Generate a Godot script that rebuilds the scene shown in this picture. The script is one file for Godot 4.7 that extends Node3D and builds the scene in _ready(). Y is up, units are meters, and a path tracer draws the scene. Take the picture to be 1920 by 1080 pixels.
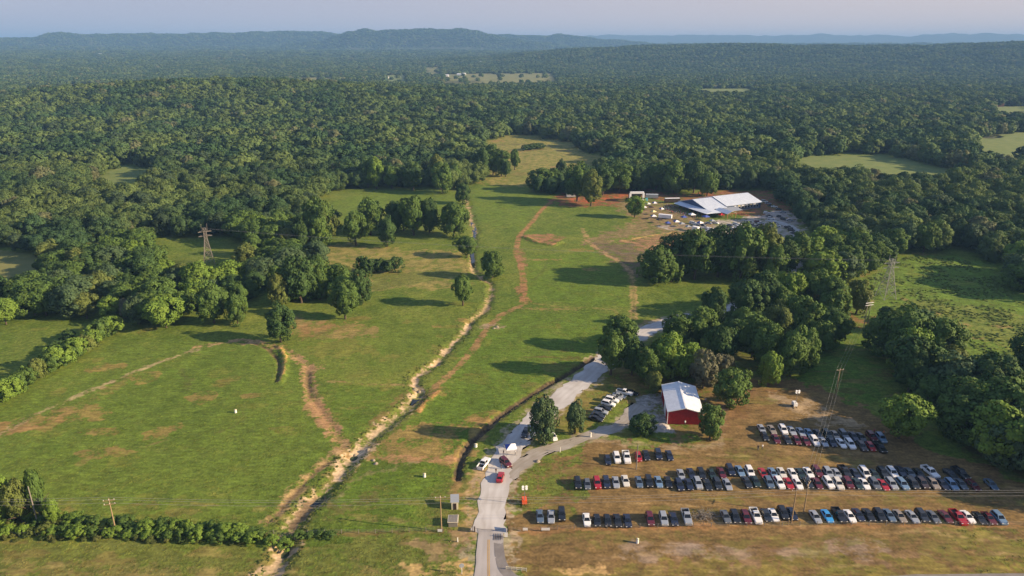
extends Node3D
# An aerial view of a wooded valley: an event field with parked cars, a red barn, a pavilion, a creek, forest and far hills.
# Metres; the origin lies on the ground below the camera, -z runs into the picture.

const SUN_HEIGHT := 21.0
const EYE := 112.0

var rng := RandomNumberGenerator.new()
var wide_noise := FastNoiseLite.new()
var mid_noise := FastNoiseLite.new()
var fine_noise := FastNoiseLite.new()
var used_names := {}
var carve: Array = []          # strokes that lower or raise the ground
var fields: Array = []         # open land: polygons without wood
var mats := {}

func _ready() -> void:
	# ---- camera, sky, sun, exposure ----
	var cam := Camera3D.new()
	cam.name = "camera"
	cam.fov = 45.11
	cam.near = 1.0
	cam.far = 40000.0
	cam.position = Vector3(0, EYE, 0)
	cam.rotation_degrees = Vector3(-19.25, 0, 0)
	cam.current = true
	add_child(cam)
	var env := Environment.new()
	env.background_mode = Environment.BG_SKY
	env.sky = Sky.new()
	env.sky.sky_material = sky_material()
	env.tonemap_mode = Environment.TONE_MAPPER_LINEAR
	env.tonemap_exposure = 2.0
	env.sdfgi_enabled = true
	env.ssao_enabled = true
	env.ssil_enabled = true
	env.fog_enabled = true
	env.fog_density = 0.0001
	env.fog_light_color = Color(0.57, 0.77, 1.0)
	var we := WorldEnvironment.new()
	we.name = "world_environment"
	we.environment = env
	add_child(we)
	var sun := DirectionalLight3D.new()
	sun.name = "sun"
	sun.light_energy = 1.6
	sun.light_color = Color(1.0, 0.89, 0.73)
	sun.light_angular_distance = 0.5
	sun.shadow_enabled = true
	var e := deg_to_rad(SUN_HEIGHT)
	var towards := Vector3(-cos(e) * 0.982, -sin(e), -cos(e) * 0.19)
	sun.basis = Basis.looking_at(towards)
	add_child(sun)
	# ---- the land ----
	rng.seed = 11
	setup_noise()
	setup_materials()
	setup_land()
	build_terrain()
	print("terrain ", Time.get_ticks_msec())
	build_ground()
	print("ground ", Time.get_ticks_msec())
	build_roads()
	build_buildings()
	print("buildings ", Time.get_ticks_msec())
	build_trees()
	print("trees ", Time.get_ticks_msec())
	build_cars()
	build_details()
	print("done ", Time.get_ticks_msec())

func sky_material() -> PanoramaSkyMaterial:
	# clear hazy evening air: paler and warmer round towards the sun's side, bluer away from it and higher up
	var im := Image.create(512, 256, false, Image.FORMAT_RGBF)
	var n := FastNoiseLite.new()
	n.seed = 4
	n.frequency = 2.2
	n.fractal_octaves = 4
	var to_sun := Vector3(0.982, 0.0, 0.19)
	for y in 256:
		var up := (0.5 - (y + 0.5) / 256.0) * PI
		for x in 512:
			var a := (x + 0.5) / 512.0 * TAU
			var dir := Vector3(sin(a) * cos(up), sin(up), -cos(a) * cos(up))
			var t: float = clampf(1.0 - sin(maxf(up, 0.0)), 0.0, 1.0)
			var flat := Vector3(dir.x, 0, dir.z).normalized()
			var s := smoothstep(-0.9, 0.9, flat.dot(to_sun))
			var low := Color(0.455, 0.455, 0.54).lerp(Color(0.76, 0.61, 0.535), s)
			var high := Color(0.165, 0.235, 0.41)
			var c := high.lerp(low, pow(t, 3.2))
			var k: float = n.get_noise_3d(dir.x * 1.0, dir.y * 7.0, dir.z * 1.0)
			c = c.lerp(Color(0.60, 0.54, 0.56), smoothstep(0.22, 0.6, k) * 0.25 * t)
			im.set_pixel(x, y, Color(c.r * 0.61, c.g * 0.61, c.b * 0.61))
	var m := PanoramaSkyMaterial.new()
	m.panorama = ImageTexture.create_from_image(im)
	return m

# ---------------------------------------------------------------- helpers

class Shape:
	var v := PackedVector3Array()
	var n := PackedVector3Array()
	var c := PackedColorArray()
	var uv := PackedVector2Array()
	var i := PackedInt32Array()
	var tint := Color.WHITE
	func vert(p: Vector3, nn: Vector3, t := Vector2.ZERO) -> int:
		v.append(p); n.append(nn); c.append(tint); uv.append(t)
		return v.size() - 1
	func tri(a: Vector3, b: Vector3, d: Vector3) -> void:
		var nn := (d - a).cross(b - a).normalized()
		var k := vert(a, nn); vert(b, nn); vert(d, nn)
		i.append_array([k, k + 1, k + 2])
	func quad(a: Vector3, b: Vector3, d: Vector3, e: Vector3) -> void:
		var nn := (d - a).cross(b - a).normalized()
		var k := vert(a, nn); vert(b, nn); vert(d, nn); vert(e, nn)
		i.append_array([k, k + 1, k + 2, k, k + 2, k + 3])
	func hexa(p: Array) -> void:
		# eight corners: 0-3 the bottom ring, 4-7 the top ring, in the same turn
		quad(p[4], p[5], p[6], p[7]); quad(p[3], p[2], p[1], p[0])
		for k in 4:
			var l: int = (k + 1) % 4
			quad(p[k], p[l], p[4 + l], p[4 + k])
	func box(at: Vector3, s: Vector3, b := Basis.IDENTITY) -> void:
		var p := []
		for y in [-0.5, 0.5]:
			for q in [Vector2(-0.5, -0.5), Vector2(0.5, -0.5), Vector2(0.5, 0.5), Vector2(-0.5, 0.5)]:
				p.append(at + b * Vector3(q.x * s.x, y * s.y, q.y * s.z))
		hexa(p)
	func bar(a: Vector3, b: Vector3, wide: float, deep := -1.0) -> void:
		var d := b - a
		var up := Vector3.UP if absf(d.normalized().y) < 0.9 else Vector3.RIGHT
		var z := d.normalized()
		var x := up.cross(z).normalized()
		box((a + b) / 2, Vector3(wide, deep if deep > 0 else wide, d.length()), Basis(x, z.cross(x), z))
	func tube(path: PackedVector3Array, radii: Array, segs: int) -> void:
		var first := v.size()
		for k in path.size():
			var d: Vector3 = (path[mini(k + 1, path.size() - 1)] - path[maxi(k - 1, 0)]).normalized()
			var x := d.cross(Vector3.FORWARD if absf(d.z) < 0.9 else Vector3.RIGHT).normalized()
			var y := d.cross(x)
			for s in segs:
				var a := TAU * s / segs
				var o := x * cos(a) + y * sin(a)
				vert(path[k] + o * radii[mini(k, radii.size() - 1)], o)
		for k in path.size() - 1:
			for s in segs:
				var a := first + k * segs + s
				var b := first + k * segs + (s + 1) % segs
				i.append_array([a, b + segs, b, a, a + segs, b + segs])
	func cylinder(a: Vector3, b: Vector3, r: float, segs: int, r2 := -1.0) -> void:
		if r2 < 0: r2 = r
		tube(PackedVector3Array([a, b]), [r, r2], segs)
		var d := (b - a).normalized()
		var x := d.cross(Vector3.FORWARD if absf(d.z) < 0.9 else Vector3.RIGHT).normalized()
		var y := d.cross(x)
		for e in [[a, r, -1.0], [b, r2, 1.0]]:
			var k := vert(e[0], d * e[2])
			for s in segs:
				var g := TAU * s / segs
				vert(e[0] + (x * cos(g) + y * sin(g)) * e[1], d * e[2])
			for s in segs:
				i.append_array([k, k + 1 + s, k + 1 + (s + 1) % segs] if e[2] < 0 else [k, k + 1 + (s + 1) % segs, k + 1 + s])
	func loft(rings: Array) -> void:
		# rings of equal length, closed, flat shaded, capped
		for k in rings.size() - 1:
			var a: Array = rings[k]
			var b: Array = rings[k + 1]
			for s in a.size():
				var t: int = (s + 1) % a.size()
				quad(a[s], a[t], b[t], b[s])
		for s in range(1, rings[0].size() - 1):
			tri(rings[0][0], rings[0][s + 1], rings[0][s])
			tri(rings[-1][0], rings[-1][s], rings[-1][s + 1])
	func mesh() -> ArrayMesh:
		var a := []
		a.resize(Mesh.ARRAY_MAX)
		a[Mesh.ARRAY_VERTEX] = v
		a[Mesh.ARRAY_NORMAL] = n
		a[Mesh.ARRAY_COLOR] = c
		a[Mesh.ARRAY_TEX_UV] = uv
		a[Mesh.ARRAY_INDEX] = i
		var m := ArrayMesh.new()
		m.add_surface_from_arrays(Mesh.PRIMITIVE_TRIANGLES, a)
		return m

func pts(flat: Array) -> PackedVector2Array:
	var o := PackedVector2Array()
	for k in flat.size() / 2:
		o.append(Vector2(flat[2 * k], flat[2 * k + 1]))
	return o

func numbered(called: String) -> String:
	var k: int = used_names.get(called, 0)
	used_names[called] = k + 1
	return called if k == 0 else "%s_%03d" % [called, k]

func thing(called: String, label: String, category: String, at := Vector3.ZERO, turn := 0.0, group := "") -> Node3D:
	var o := Node3D.new()
	o.name = numbered(called)
	add_child(o)
	o.position = at
	o.rotation.y = turn
	tag(o, label, category, group)
	return o

func tag(o: Node3D, label: String, category: String, group := "") -> void:
	o.set_meta("label", label)
	o.set_meta("category", category)
	if group:
		o.set_meta("group", group)

func part(called: String, s: Variant, m: Material, parent: Node3D) -> MeshInstance3D:
	var o := MeshInstance3D.new()
	o.name = called
	o.mesh = s.mesh() if s is Shape else s
	o.material_override = m
	parent.add_child(o, true)
	return o

func single(called: String, s: Variant, m: Material, label: String, category: String, at := Vector3.ZERO, turn := 0.0, group := "") -> MeshInstance3D:
	var o := part(numbered(called), s, m, self)
	o.position = at
	o.rotation.y = turn
	tag(o, label, category, group)
	return o

func setting(called: String, s: Variant, m: Material) -> MeshInstance3D:
	var o := part(numbered(called), s, m, self)
	o.set_meta("kind", "structure")
	return o

func srgb(r: int, g: int, b: int) -> Color:
	return Color(r / 255.0, g / 255.0, b / 255.0)

func plain(called: String, c: Color, rough := 0.9, metal := 0.0) -> StandardMaterial3D:
	var m := StandardMaterial3D.new()
	m.resource_name = called
	m.albedo_color = c
	m.roughness = rough
	m.metallic = metal
	mats[called] = m
	return m

func noisy(called: String, a: Color, b: Color, scale: float, rough := 0.95, freq := 0.02) -> StandardMaterial3D:
	# a world-mapped mottled surface between two colours
	var n := FastNoiseLite.new()
	n.seed = called.hash() % 1000
	n.frequency = freq
	n.fractal_octaves = 5
	n.fractal_gain = 0.65
	var im := n.get_seamless_image(256, 256)
	im.convert(Image.FORMAT_RGB8)
	for y in 256:
		for x in 256:
			var k := clampf((im.get_pixel(x, y).r - 0.5) * 1.8 + 0.5 + rng.randf_range(-0.12, 0.12), 0.0, 1.0)
			im.set_pixel(x, y, a.lerp(b, k))
	var m := plain(called, Color.WHITE, rough)
	m.albedo_texture = ImageTexture.create_from_image(im)
	m.uv1_triplanar = true
	m.uv1_world_triplanar = true
	m.uv1_scale = Vector3.ONE * scale
	return m

func setup_noise() -> void:
	wide_noise.seed = 3
	wide_noise.frequency = 1.0 / 70.0
	wide_noise.fractal_octaves = 3
	mid_noise.seed = 8
	mid_noise.frequency = 1.0 / 13.0
	mid_noise.fractal_octaves = 3
	fine_noise.seed = 21
	fine_noise.frequency = 1.0 / 3.0
	fine_noise.fractal_octaves = 2

func setup_materials() -> void:
	plain("wood_pole", srgb(150, 128, 98))
	plain("grey_wood", srgb(132, 126, 118))
	plain("steel", srgb(150, 152, 150), 0.5, 0.6)
	plain("wire", srgb(160, 160, 158), 0.5)
	plain("white_paint", srgb(228, 228, 226), 0.6)
	plain("cream_paint", srgb(214, 205, 180), 0.7)
	plain("black_plastic", srgb(24, 24, 26), 0.5)
	plain("glass", srgb(26, 30, 36), 0.08)
	plain("tyre", srgb(22, 22, 23), 0.9)
	plain("lens", srgb(225, 225, 220), 0.15)
	plain("tail_lens", srgb(130, 14, 16), 0.25)
	plain("red_rib", srgb(176, 36, 40), 0.5)
	plain("blue_wall", srgb(62, 84, 118), 0.7)
	plain("dark_glass", srgb(24, 30, 40), 0.1)
	plain("timber", srgb(150, 104, 66), 0.85)
	plain("canvas_white", srgb(232, 234, 240), 0.8)
	plain("canvas_blue", srgb(70, 90, 170), 0.8)
	plain("canvas_red", srgb(190, 32, 40), 0.8)
	plain("canvas_cream", srgb(226, 214, 160), 0.8)
	plain("orange_paint", srgb(226, 92, 44), 0.5)
	plain("teal_paint", srgb(66, 150, 172), 0.5)
	plain("grey_paint", srgb(150, 156, 164), 0.6)
	plain("dark_brown", srgb(52, 38, 34), 0.7)
	plain("concrete", srgb(168, 158, 146), 0.95)
	plain("yellow_paint", srgb(206, 160, 52), 0.7)
	plain("stone", srgb(146, 136, 118), 0.95)
	plain("bark", srgb(84, 72, 60), 0.95)
	plain("rust_brown", srgb(96, 66, 48), 0.9)
	var w := plain("water", srgb(38, 44, 46), 0.06)
	w.metallic_specular = 0.5
	noisy("gravel", srgb(162, 154, 146), srgb(184, 176, 168), 0.05)
	noisy("asphalt", srgb(150, 143, 139), srgb(168, 161, 156), 0.05)
	noisy("dark_asphalt", srgb(120, 115, 113), srgb(136, 131, 128), 0.05)
	noisy("red_wall", srgb(150, 28, 34), srgb(178, 36, 40), 0.12, 0.55)
	noisy("roof_metal", srgb(222, 225, 228), srgb(240, 242, 244), 0.07, 0.4)
	noisy("pavilion_roof", srgb(196, 206, 220), srgb(216, 224, 234), 0.05, 0.42)
	noisy("field_gold", srgb(108, 114, 56), srgb(132, 128, 70), 0.004)
	noisy("field_green", srgb(98, 116, 50), srgb(116, 126, 60), 0.01)
	for k in 6:
		var m := plain("leaf_%d" % k, [srgb(86, 111, 52), srgb(108, 134, 54), srgb(70, 95, 50), srgb(103, 115, 58), srgb(114, 115, 90), srgb(80, 101, 66)][k], 0.75)
		m.vertex_color_use_as_albedo = true
		m.backlight_enabled = true
		m.backlight = Color(0.42, 0.48, 0.28)
		m.metallic_specular = 0.3
	var cm := plain("copies_leaf", Color.WHITE, 0.75)
	cm.vertex_color_use_as_albedo = true
	cm.metallic_specular = 0.3
	cm.backlight_enabled = true
	cm.backlight = Color(0.55, 0.62, 0.36)
	var vc := plain("vertex_coloured", Color.WHITE, 0.95)
	vc.vertex_color_use_as_albedo = true

# ---------------------------------------------------------------- the land

const RIDGES := [
	[4300.0, 1300.0, [-0.1880, 19, -0.0438, 41, 0.0291, 71, 0.1015, 91, 0.2076, 109, 0.3092, 115, 0.3739, 107, 0.4934, 104, 0.5478, 112, 0.5887, 119, 0.6420, 117, 0.7331, 112]],
	[7600.0, 900.0, [-0.3227, 92, -0.2554, 142, -0.2343, 198, -0.2133, 239, -0.1972, 259, -0.1820, 239, -0.1574, 250, -0.1220, 261, -0.0864, 256, -0.0684, 267, -0.0505, 252, -0.0289, 211, -0.0072, 174, 0.0290, 143, 0.0870, 91]],
	[8900.0, 1100.0, [-0.7778, 164, -0.6984, 177, -0.6219, 176, -0.5976, 172, -0.5775, 178, -0.5586, 220, -0.5480, 231, -0.5297, 212, -0.4741, 220, -0.4273, 223, -0.3844, 236, -0.3401, 244, -0.3010, 257, -0.2543, 253, -0.2273, 230, -0.1861, 184, -0.0723, 197, -0.0145, 228, 0.0289, 215, 0.0470, 215, 0.0613, 239, 0.0794, 215, 0.1225, 173, 0.2075, 124]],
	[15500.0, 1500.0, [-0.0434, 218, 0.0289, 271, 0.0722, 313, 0.1364, 332, 0.2066, 319, 0.2747, 326, 0.3404, 302, 0.3720, 319, 0.3998, 336, 0.4152, 306, 0.4451, 303, 0.4683, 310, 0.4857, 281, 0.5132, 306, 0.5399, 330, 0.5610, 318, 0.5813, 324, 0.6065, 295, 0.6888, 300, 0.8054, 259]]]

func hill(x: float, z: float) -> float:
	var d := sqrt(x * x + z * z)
	if d < 700.0:
		return 0.0
	var h := 36.0 * exp(-pow((x + 560.0) / 430.0, 2) - pow((z + 1400.0) / 300.0, 2))
	h += 62.0 * smoothstep(2800.0, 6800.0, d)
	h += wide_noise.get_noise_2d(x * 0.14, z * 0.14) * 16.0 * smoothstep(2900.0, 4200.0, d)
	var az := atan2(x, -z)
	var far := 0.0
	for r in RIDGES:
		var t: float = (d - r[0]) / (r[1] if d > r[0] else r[1] * 0.55)
		if absf(t) > 2.6:
			continue
		var p: Array = r[2]
		var top: float = p[1]
		if az >= p[-2]:
			top = p[-1]
		else:
			for k in range(0, p.size() - 2, 2):
				if az >= p[k] and az < p[k + 2]:
					top = lerpf(p[k + 1], p[k + 3], smoothstep(0.0, 1.0, (az - p[k]) / (p[k + 2] - p[k])))
					break
		top += wide_noise.get_noise_2d(x * 0.25 + r[0], z * 0.25) * r[0] * 0.0016
		far = maxf(far, top * exp(-t * t))
	return maxf(h, far)

func ground_height(x: float, z: float) -> float:
	var d := sqrt(x * x + z * z)
	if d > 900.0:
		return hill(x, z)
	var h := hill(x, z) + mid_noise.get_noise_2d(x * 0.7, z * 0.7) * 0.28 + wide_noise.get_noise_2d(x, z) * 0.5
	for s in carve:
		var b: Rect2 = s.box
		if not b.has_point(Vector2(x, z)):
			continue
		var q := to_line(Vector2(x, z), s.line)
		var t := clampf(q / s.half, 0.0, 1.0)
		h += s.lift * (1.0 - t * t * (3.0 - 2.0 * t))
	return h

func to_line(p: Vector2, line: PackedVector2Array) -> float:
	var best := INF
	for k in line.size() - 1:
		best = minf(best, p.distance_squared_to(Geometry2D.get_closest_point_to_segment(p, line[k], line[k + 1])))
	return sqrt(best)

func smooth_line(line: PackedVector2Array, step := 2.0) -> PackedVector2Array:
	var o := PackedVector2Array()
	for k in line.size() - 1:
		var a := line[maxi(k - 1, 0)]
		var d := line[mini(k + 2, line.size() - 1)]
		var n := maxi(1, int(line[k].distance_to(line[k + 1]) / step))
		for s in n:
			o.append(line[k].cubic_interpolate(line[k + 1], a, d, float(s) / n))
	o.append(line[-1])
	return o

func box_of(line: PackedVector2Array, by: float) -> Rect2:
	var r := Rect2(line[0], Vector2.ZERO)
	for p in line:
		r = r.expand(p)
	return r.grow(by)

func cut(line: PackedVector2Array, half: float, lift: float) -> void:
	# kept in short pieces so that a look-up touches few of them
	for k in range(0, line.size() - 1, 4):
		var piece := line.slice(k, mini(k + 5, line.size()))
		carve.append({"line": piece, "half": half, "lift": lift, "box": box_of(piece, half)})

var creek_far := pts([-41, -575.1, -35.3, -526.2, -30.7, -489.6, -27.4, -457.4, -24, -433, -23.5, -409.7, -22.9, -375.5, -20.1, -346.2, -15, -335.6, -10.4, -326.4, -10.9, -301.9, -13.1, -288.3, -18.3, -275.7, -19.8, -264, -23.6, -255.8, -25.8, -245.5, -28, -235.9, -32, -228.3, -34.5, -224.8, -34.1, -217.7, -31.9, -211.8])
var creek_near := pts([-31.5, -211.8, -33.6, -204.3, -37.3, -194.6, -42.3, -185, -45.8, -174.7, -47.3, -169.8, -48.4, -164.1, -49.7, -159.1, -50.9, -154.4, -53.2, -149.5, -54.7, -144.4, -54.4, -139.6, -53.7, -133.9, -53.6, -129.5, -54.6, -124.4, -55.7, -117.4])
var ditch_road := pts([-14.9, -162.3, -14.9, -167.9, -14.2, -174.2, -12.2, -181.1, -7.9, -188.7, -4.3, -196.3, 0.4, -202.5, 7.3, -211.4, 16.1, -221.8, 24.6, -232.3, 30.8, -239.7])
var ditch_curve := pts([-102.1, -253.7, -94.9, -248, -89.1, -239.7, -85.4, -231.4, -83, -220.2])
var ditch_left := pts([-74.2, -227.8, -71.7, -218.6, -68.2, -208.8])
var ditch_low := pts([-51.5, -172.5, -54.1, -167.9, -56.5, -160.4, -58.7, -151.1, -60.7, -144.6])
var ditch_track := pts([-32.5, -199, -30.3, -206.2, -27.2, -213.8])

func setup_land() -> void:
	cut(creek_far, 3.0, -0.7)
	cut(creek_near, 4.2, -0.9)
	cut(ditch_road, 1.5, -1.3)
	cut(ditch_curve, 1.4, -0.55)
	cut(ditch_left, 1.4, -0.5)
	cut(pts([-119.5, -254.7, -111.4, -255.8, -97.6, -253.1, -85.6, -245, -76.3, -233.6]), 1.8, -0.25)
	cut(pts([-75, -231.4, -71.1, -218.6, -64.8, -203.3, -59.1, -194.6, -54.8, -188.1, -50.9, -179.9, -47.2, -174.2]), 2.4, -0.3)
	cut(ditch_low, 1.4, -0.5)
	cut(pts([-92.1, -250.5, -87.8, -243.5, -84.7, -235.9, -82.5, -226.9, -81.8, -219.8]), 1.7, 0.8)
	cut(pts([7.9, -415.9, 16, -402.4, 23.8, -397.7, 28.9, -403.6]), 3.5, 0.9)
	cut(pts([-30.4, -199.7, -28.5, -206.2, -25.2, -212.6]), 1.4, 0.5)
	fields = [
		pts([-250.7, -101.2, -579.1, -285, -318.9, -283.7, -225.1, -283.7, -198.5, -278.7, -164.3, -270.9, -144.8, -277.5, -127.1, -285, -110, -290.2, -89.4, -293.6, -77.3, -304.1, -90.3, -335.6, -102.5, -350.8, -118.6, -369.3, -128.6, -390.8, -112.7, -391.9, -107.2, -422.4, -133.9, -473, -151.3, -516.6, -148.3, -561.5, -107.9, -579.7, -71.4, -575.1, -39.3, -561.5, -25.2, -591.7, -18.5, -690.2, -38.3, -839.2, 0, -945.1, 78.2, -858.5, 80.5, -781.9, 106.3, -731.5, 84.2, -627.9, 46.1, -587.9, 17.6, -569.6, 17.2, -552.8, 37.9, -540.2, 60.2, -552.8, 102.2, -572.8, 140.3, -546.4, 167, -566, 207.8, -557.1, 206.3, -507.3, 187.7, -422.4, 174.6, -386.3, 156.2, -355.5, 150.6, -324.7, 162.8, -316.8, 192.5, -350.8, 227.4, -384.1, 254.2, -377.6, 261.5, -348, 261.3, -320.7, 309.3, -278.7, 452.1, -226.9, 238.5, -101.2]),
		pts([-217.6, -404.8, -207.6, -414.7, -187.2, -417.2, -168.6, -407.2, -151.5, -395.4, -136.4, -333, -149, -331.2, -178.3, -336.7]),
		pts([287.2, -724.3, 305.1, -738.8, 345.6, -754, 397.4, -765.7, 410.3, -724.3, 418.3, -659, 416.2, -619.6, 346.7, -562.2, 302.2, -577.3, 271.2, -587.9, 252.6, -621.8]),
		pts([567.9, -878.7, 642.7, -933.4, 741.5, -982, 788.6, -957.1, 548.1, -691.1, 474.8, -683.9, 475.2, -717.6]),
		pts([-337.2, -531.7, -382.1, -653.1, -382.2, -683.8, -344.1, -668.1, -327.6, -644.4, -285.5, -523]),
		pts([-331.9, -384.1, -296.6, -386.3, -275.2, -381.9, -263, -373.4, -226.5, -315.9, -241.4, -311.7, -270.3, -310.1]),
		pts([-217, -2099.8, -219.8, -2987.1, -134.4, -3044.2, 179.1, -3044.2, 140.1, -2235.3, -91.6, -2068.4]),
		pts([-380.2, -2165.5, -513.5, -2932.1, -427.2, -2932.1, -321.2, -2199.8]),
		pts([-333.9, -2769.5, -432.5, -3592.6, -350.8, -3592.6, -270.8, -2769.5]),
		pts([-209.3, -2271.9, -285.7, -2987.1, -118.7, -2932.1, -97.3, -2199.8]),
		pts([410.5, -1628.2, 515.9, -1990.7, 648.6, -1990.7, 680.1, -1953.5, 525.1, -1609.1]),
		pts([755.2, -1118.7, 938.8, -1394.1, 1040.8, -1394.1, 824, -1100.4]),
		pts([-1118.2, -1798.8, -1349.2, -2199.2, -1269.1, -2230.3, -1025, -1798.8]),
		pts([-1092.9, -1470.7, -1318.4, -1776.4, -1199.9, -1796.8, -994.1, -1486.7]),
		pts([-659.3, -2235.3, -797.8, -2707.3, -668.2, -2707.3, -552.1, -2235.3])]

func is_open(p: Vector2) -> bool:
	for k in fields.size():
		if field_boxes[k].has_point(p) and Geometry2D.is_point_in_polygon(p, fields[k]):
			return true
	return false

var field_boxes: Array = []

func build_terrain() -> void:
	for f in fields:
		field_boxes.append(box_of(f, 1.0))
	var rows: Array = [0.0]
	var d := 60.0
	while d < 21000.0:
		rows.append(d)
		d *= 1.034
	var columns: Array = []
	var a := -180.0
	while a < 179.9:
		columns.append(deg_to_rad(a))
		a += 0.3 if a > -46.0 and a < 46.0 else 6.7
	var s := Shape.new()
	var count := columns.size()
	for r in rows:
		for az in columns:
			var x: float = sin(az) * r
			var z: float = -cos(az) * r
			var k := wide_noise.get_noise_2d(x * 0.2, z * 0.2)
			s.tint = Color(0.062, 0.074, 0.030).lerp(Color(0.045, 0.066, 0.028), clampf(k * 1.5 + 0.5, 0, 1))
			s.vert(Vector3(x, hill(x, z) - 1.6, z), Vector3.UP)
	for r in rows.size() - 1:
		for k in count:
			var l := (k + 1) % count
			s.i.append_array([r * count + k, (r + 1) * count + k, (r + 1) * count + l, r * count + k, (r + 1) * count + l, r * count + l])
	var st := SurfaceTool.new()
	st.create_from_arrays(arrays_of(s))
	st.generate_normals()
	setting("terrain", st.commit(), mats["vertex_coloured"])
	# pastures among the woods, beyond the painted ground
	for k in range(2, fields.size()):
		var f: PackedVector2Array = fields[k]
		var q := Shape.new()
		var b := box_of(f, 0.0)
		var step: float = maxf(b.size.x, b.size.y) / 70.0
		for gx in range(0, int(b.size.x / step) + 1):
			for gz in range(0, int(b.size.y / step) + 1):
				var p := b.position + Vector2(gx, gz) * step
				if not Geometry2D.is_point_in_polygon(p + Vector2(step, step) / 2 + Vector2(mid_noise.get_noise_2d(p.x * 0.3, p.y * 0.3), mid_noise.get_noise_2d(p.y * 0.3, p.x * 0.3)) * step * 5.0, f):
					continue
				var c := []
				for o in [Vector2(0, 0), Vector2(1, 0), Vector2(1, 1), Vector2(0, 1)]:
					var w: Vector2 = p + o * step
					c.append(Vector3(w.x, hill(w.x, w.y) + 0.5, w.y))
				q.quad(c[0], c[1], c[2], c[3])
		if q.v.size():
			setting("field", q, mats["field_green" if k in [2, 3, 4, 7, 10, 11] else "field_gold"])

func arrays_of(s: Shape) -> Array:
	var a := []
	a.resize(Mesh.ARRAY_MAX)
	a[Mesh.ARRAY_VERTEX] = s.v
	a[Mesh.ARRAY_COLOR] = s.c
	a[Mesh.ARRAY_TEX_UV] = s.uv
	a[Mesh.ARRAY_INDEX] = s.i
	return a

# ---------------------------------------------------------------- the painted ground: what grows or lies where

var paint: Array = []
var ground_image: Image

func area(line: PackedVector2Array, c: Color, amount := 1.0, ragged := 3.0, patchy := 0.0, soft := 2.0) -> void:
	paint.append({"poly": line, "c": c, "a": amount, "rag": ragged, "patch": patchy, "soft": soft, "box": box_of(line, ragged + 2.0)})

func track(line: PackedVector2Array, wide: float, c: Color, amount := 1.0, ragged := 0.6, patchy := 0.0) -> void:
	var fine := smooth_line(line, 6.0)
	for k in range(0, fine.size() - 1, 6):
		var piece := fine.slice(k, mini(k + 7, fine.size()))
		paint.append({"line": piece, "half": wide / 2, "c": c, "a": amount, "rag": ragged, "patch": patchy, "box": box_of(piece, wide / 2 + ragged + 1.0)})

func spot(at: Vector2, rx: float, rz: float, c: Color, amount := 0.8, patchy := 0.5) -> void:
	var line := PackedVector2Array()
	for k in 14:
		var a := TAU * k / 14
		line.append(at + Vector2(cos(a) * rx, sin(a) * rz) * rng.randf_range(0.75, 1.2))
	area(line, c, amount, minf(rx, rz) * 0.35, patchy, minf(rx, rz) * 0.5)

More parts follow.
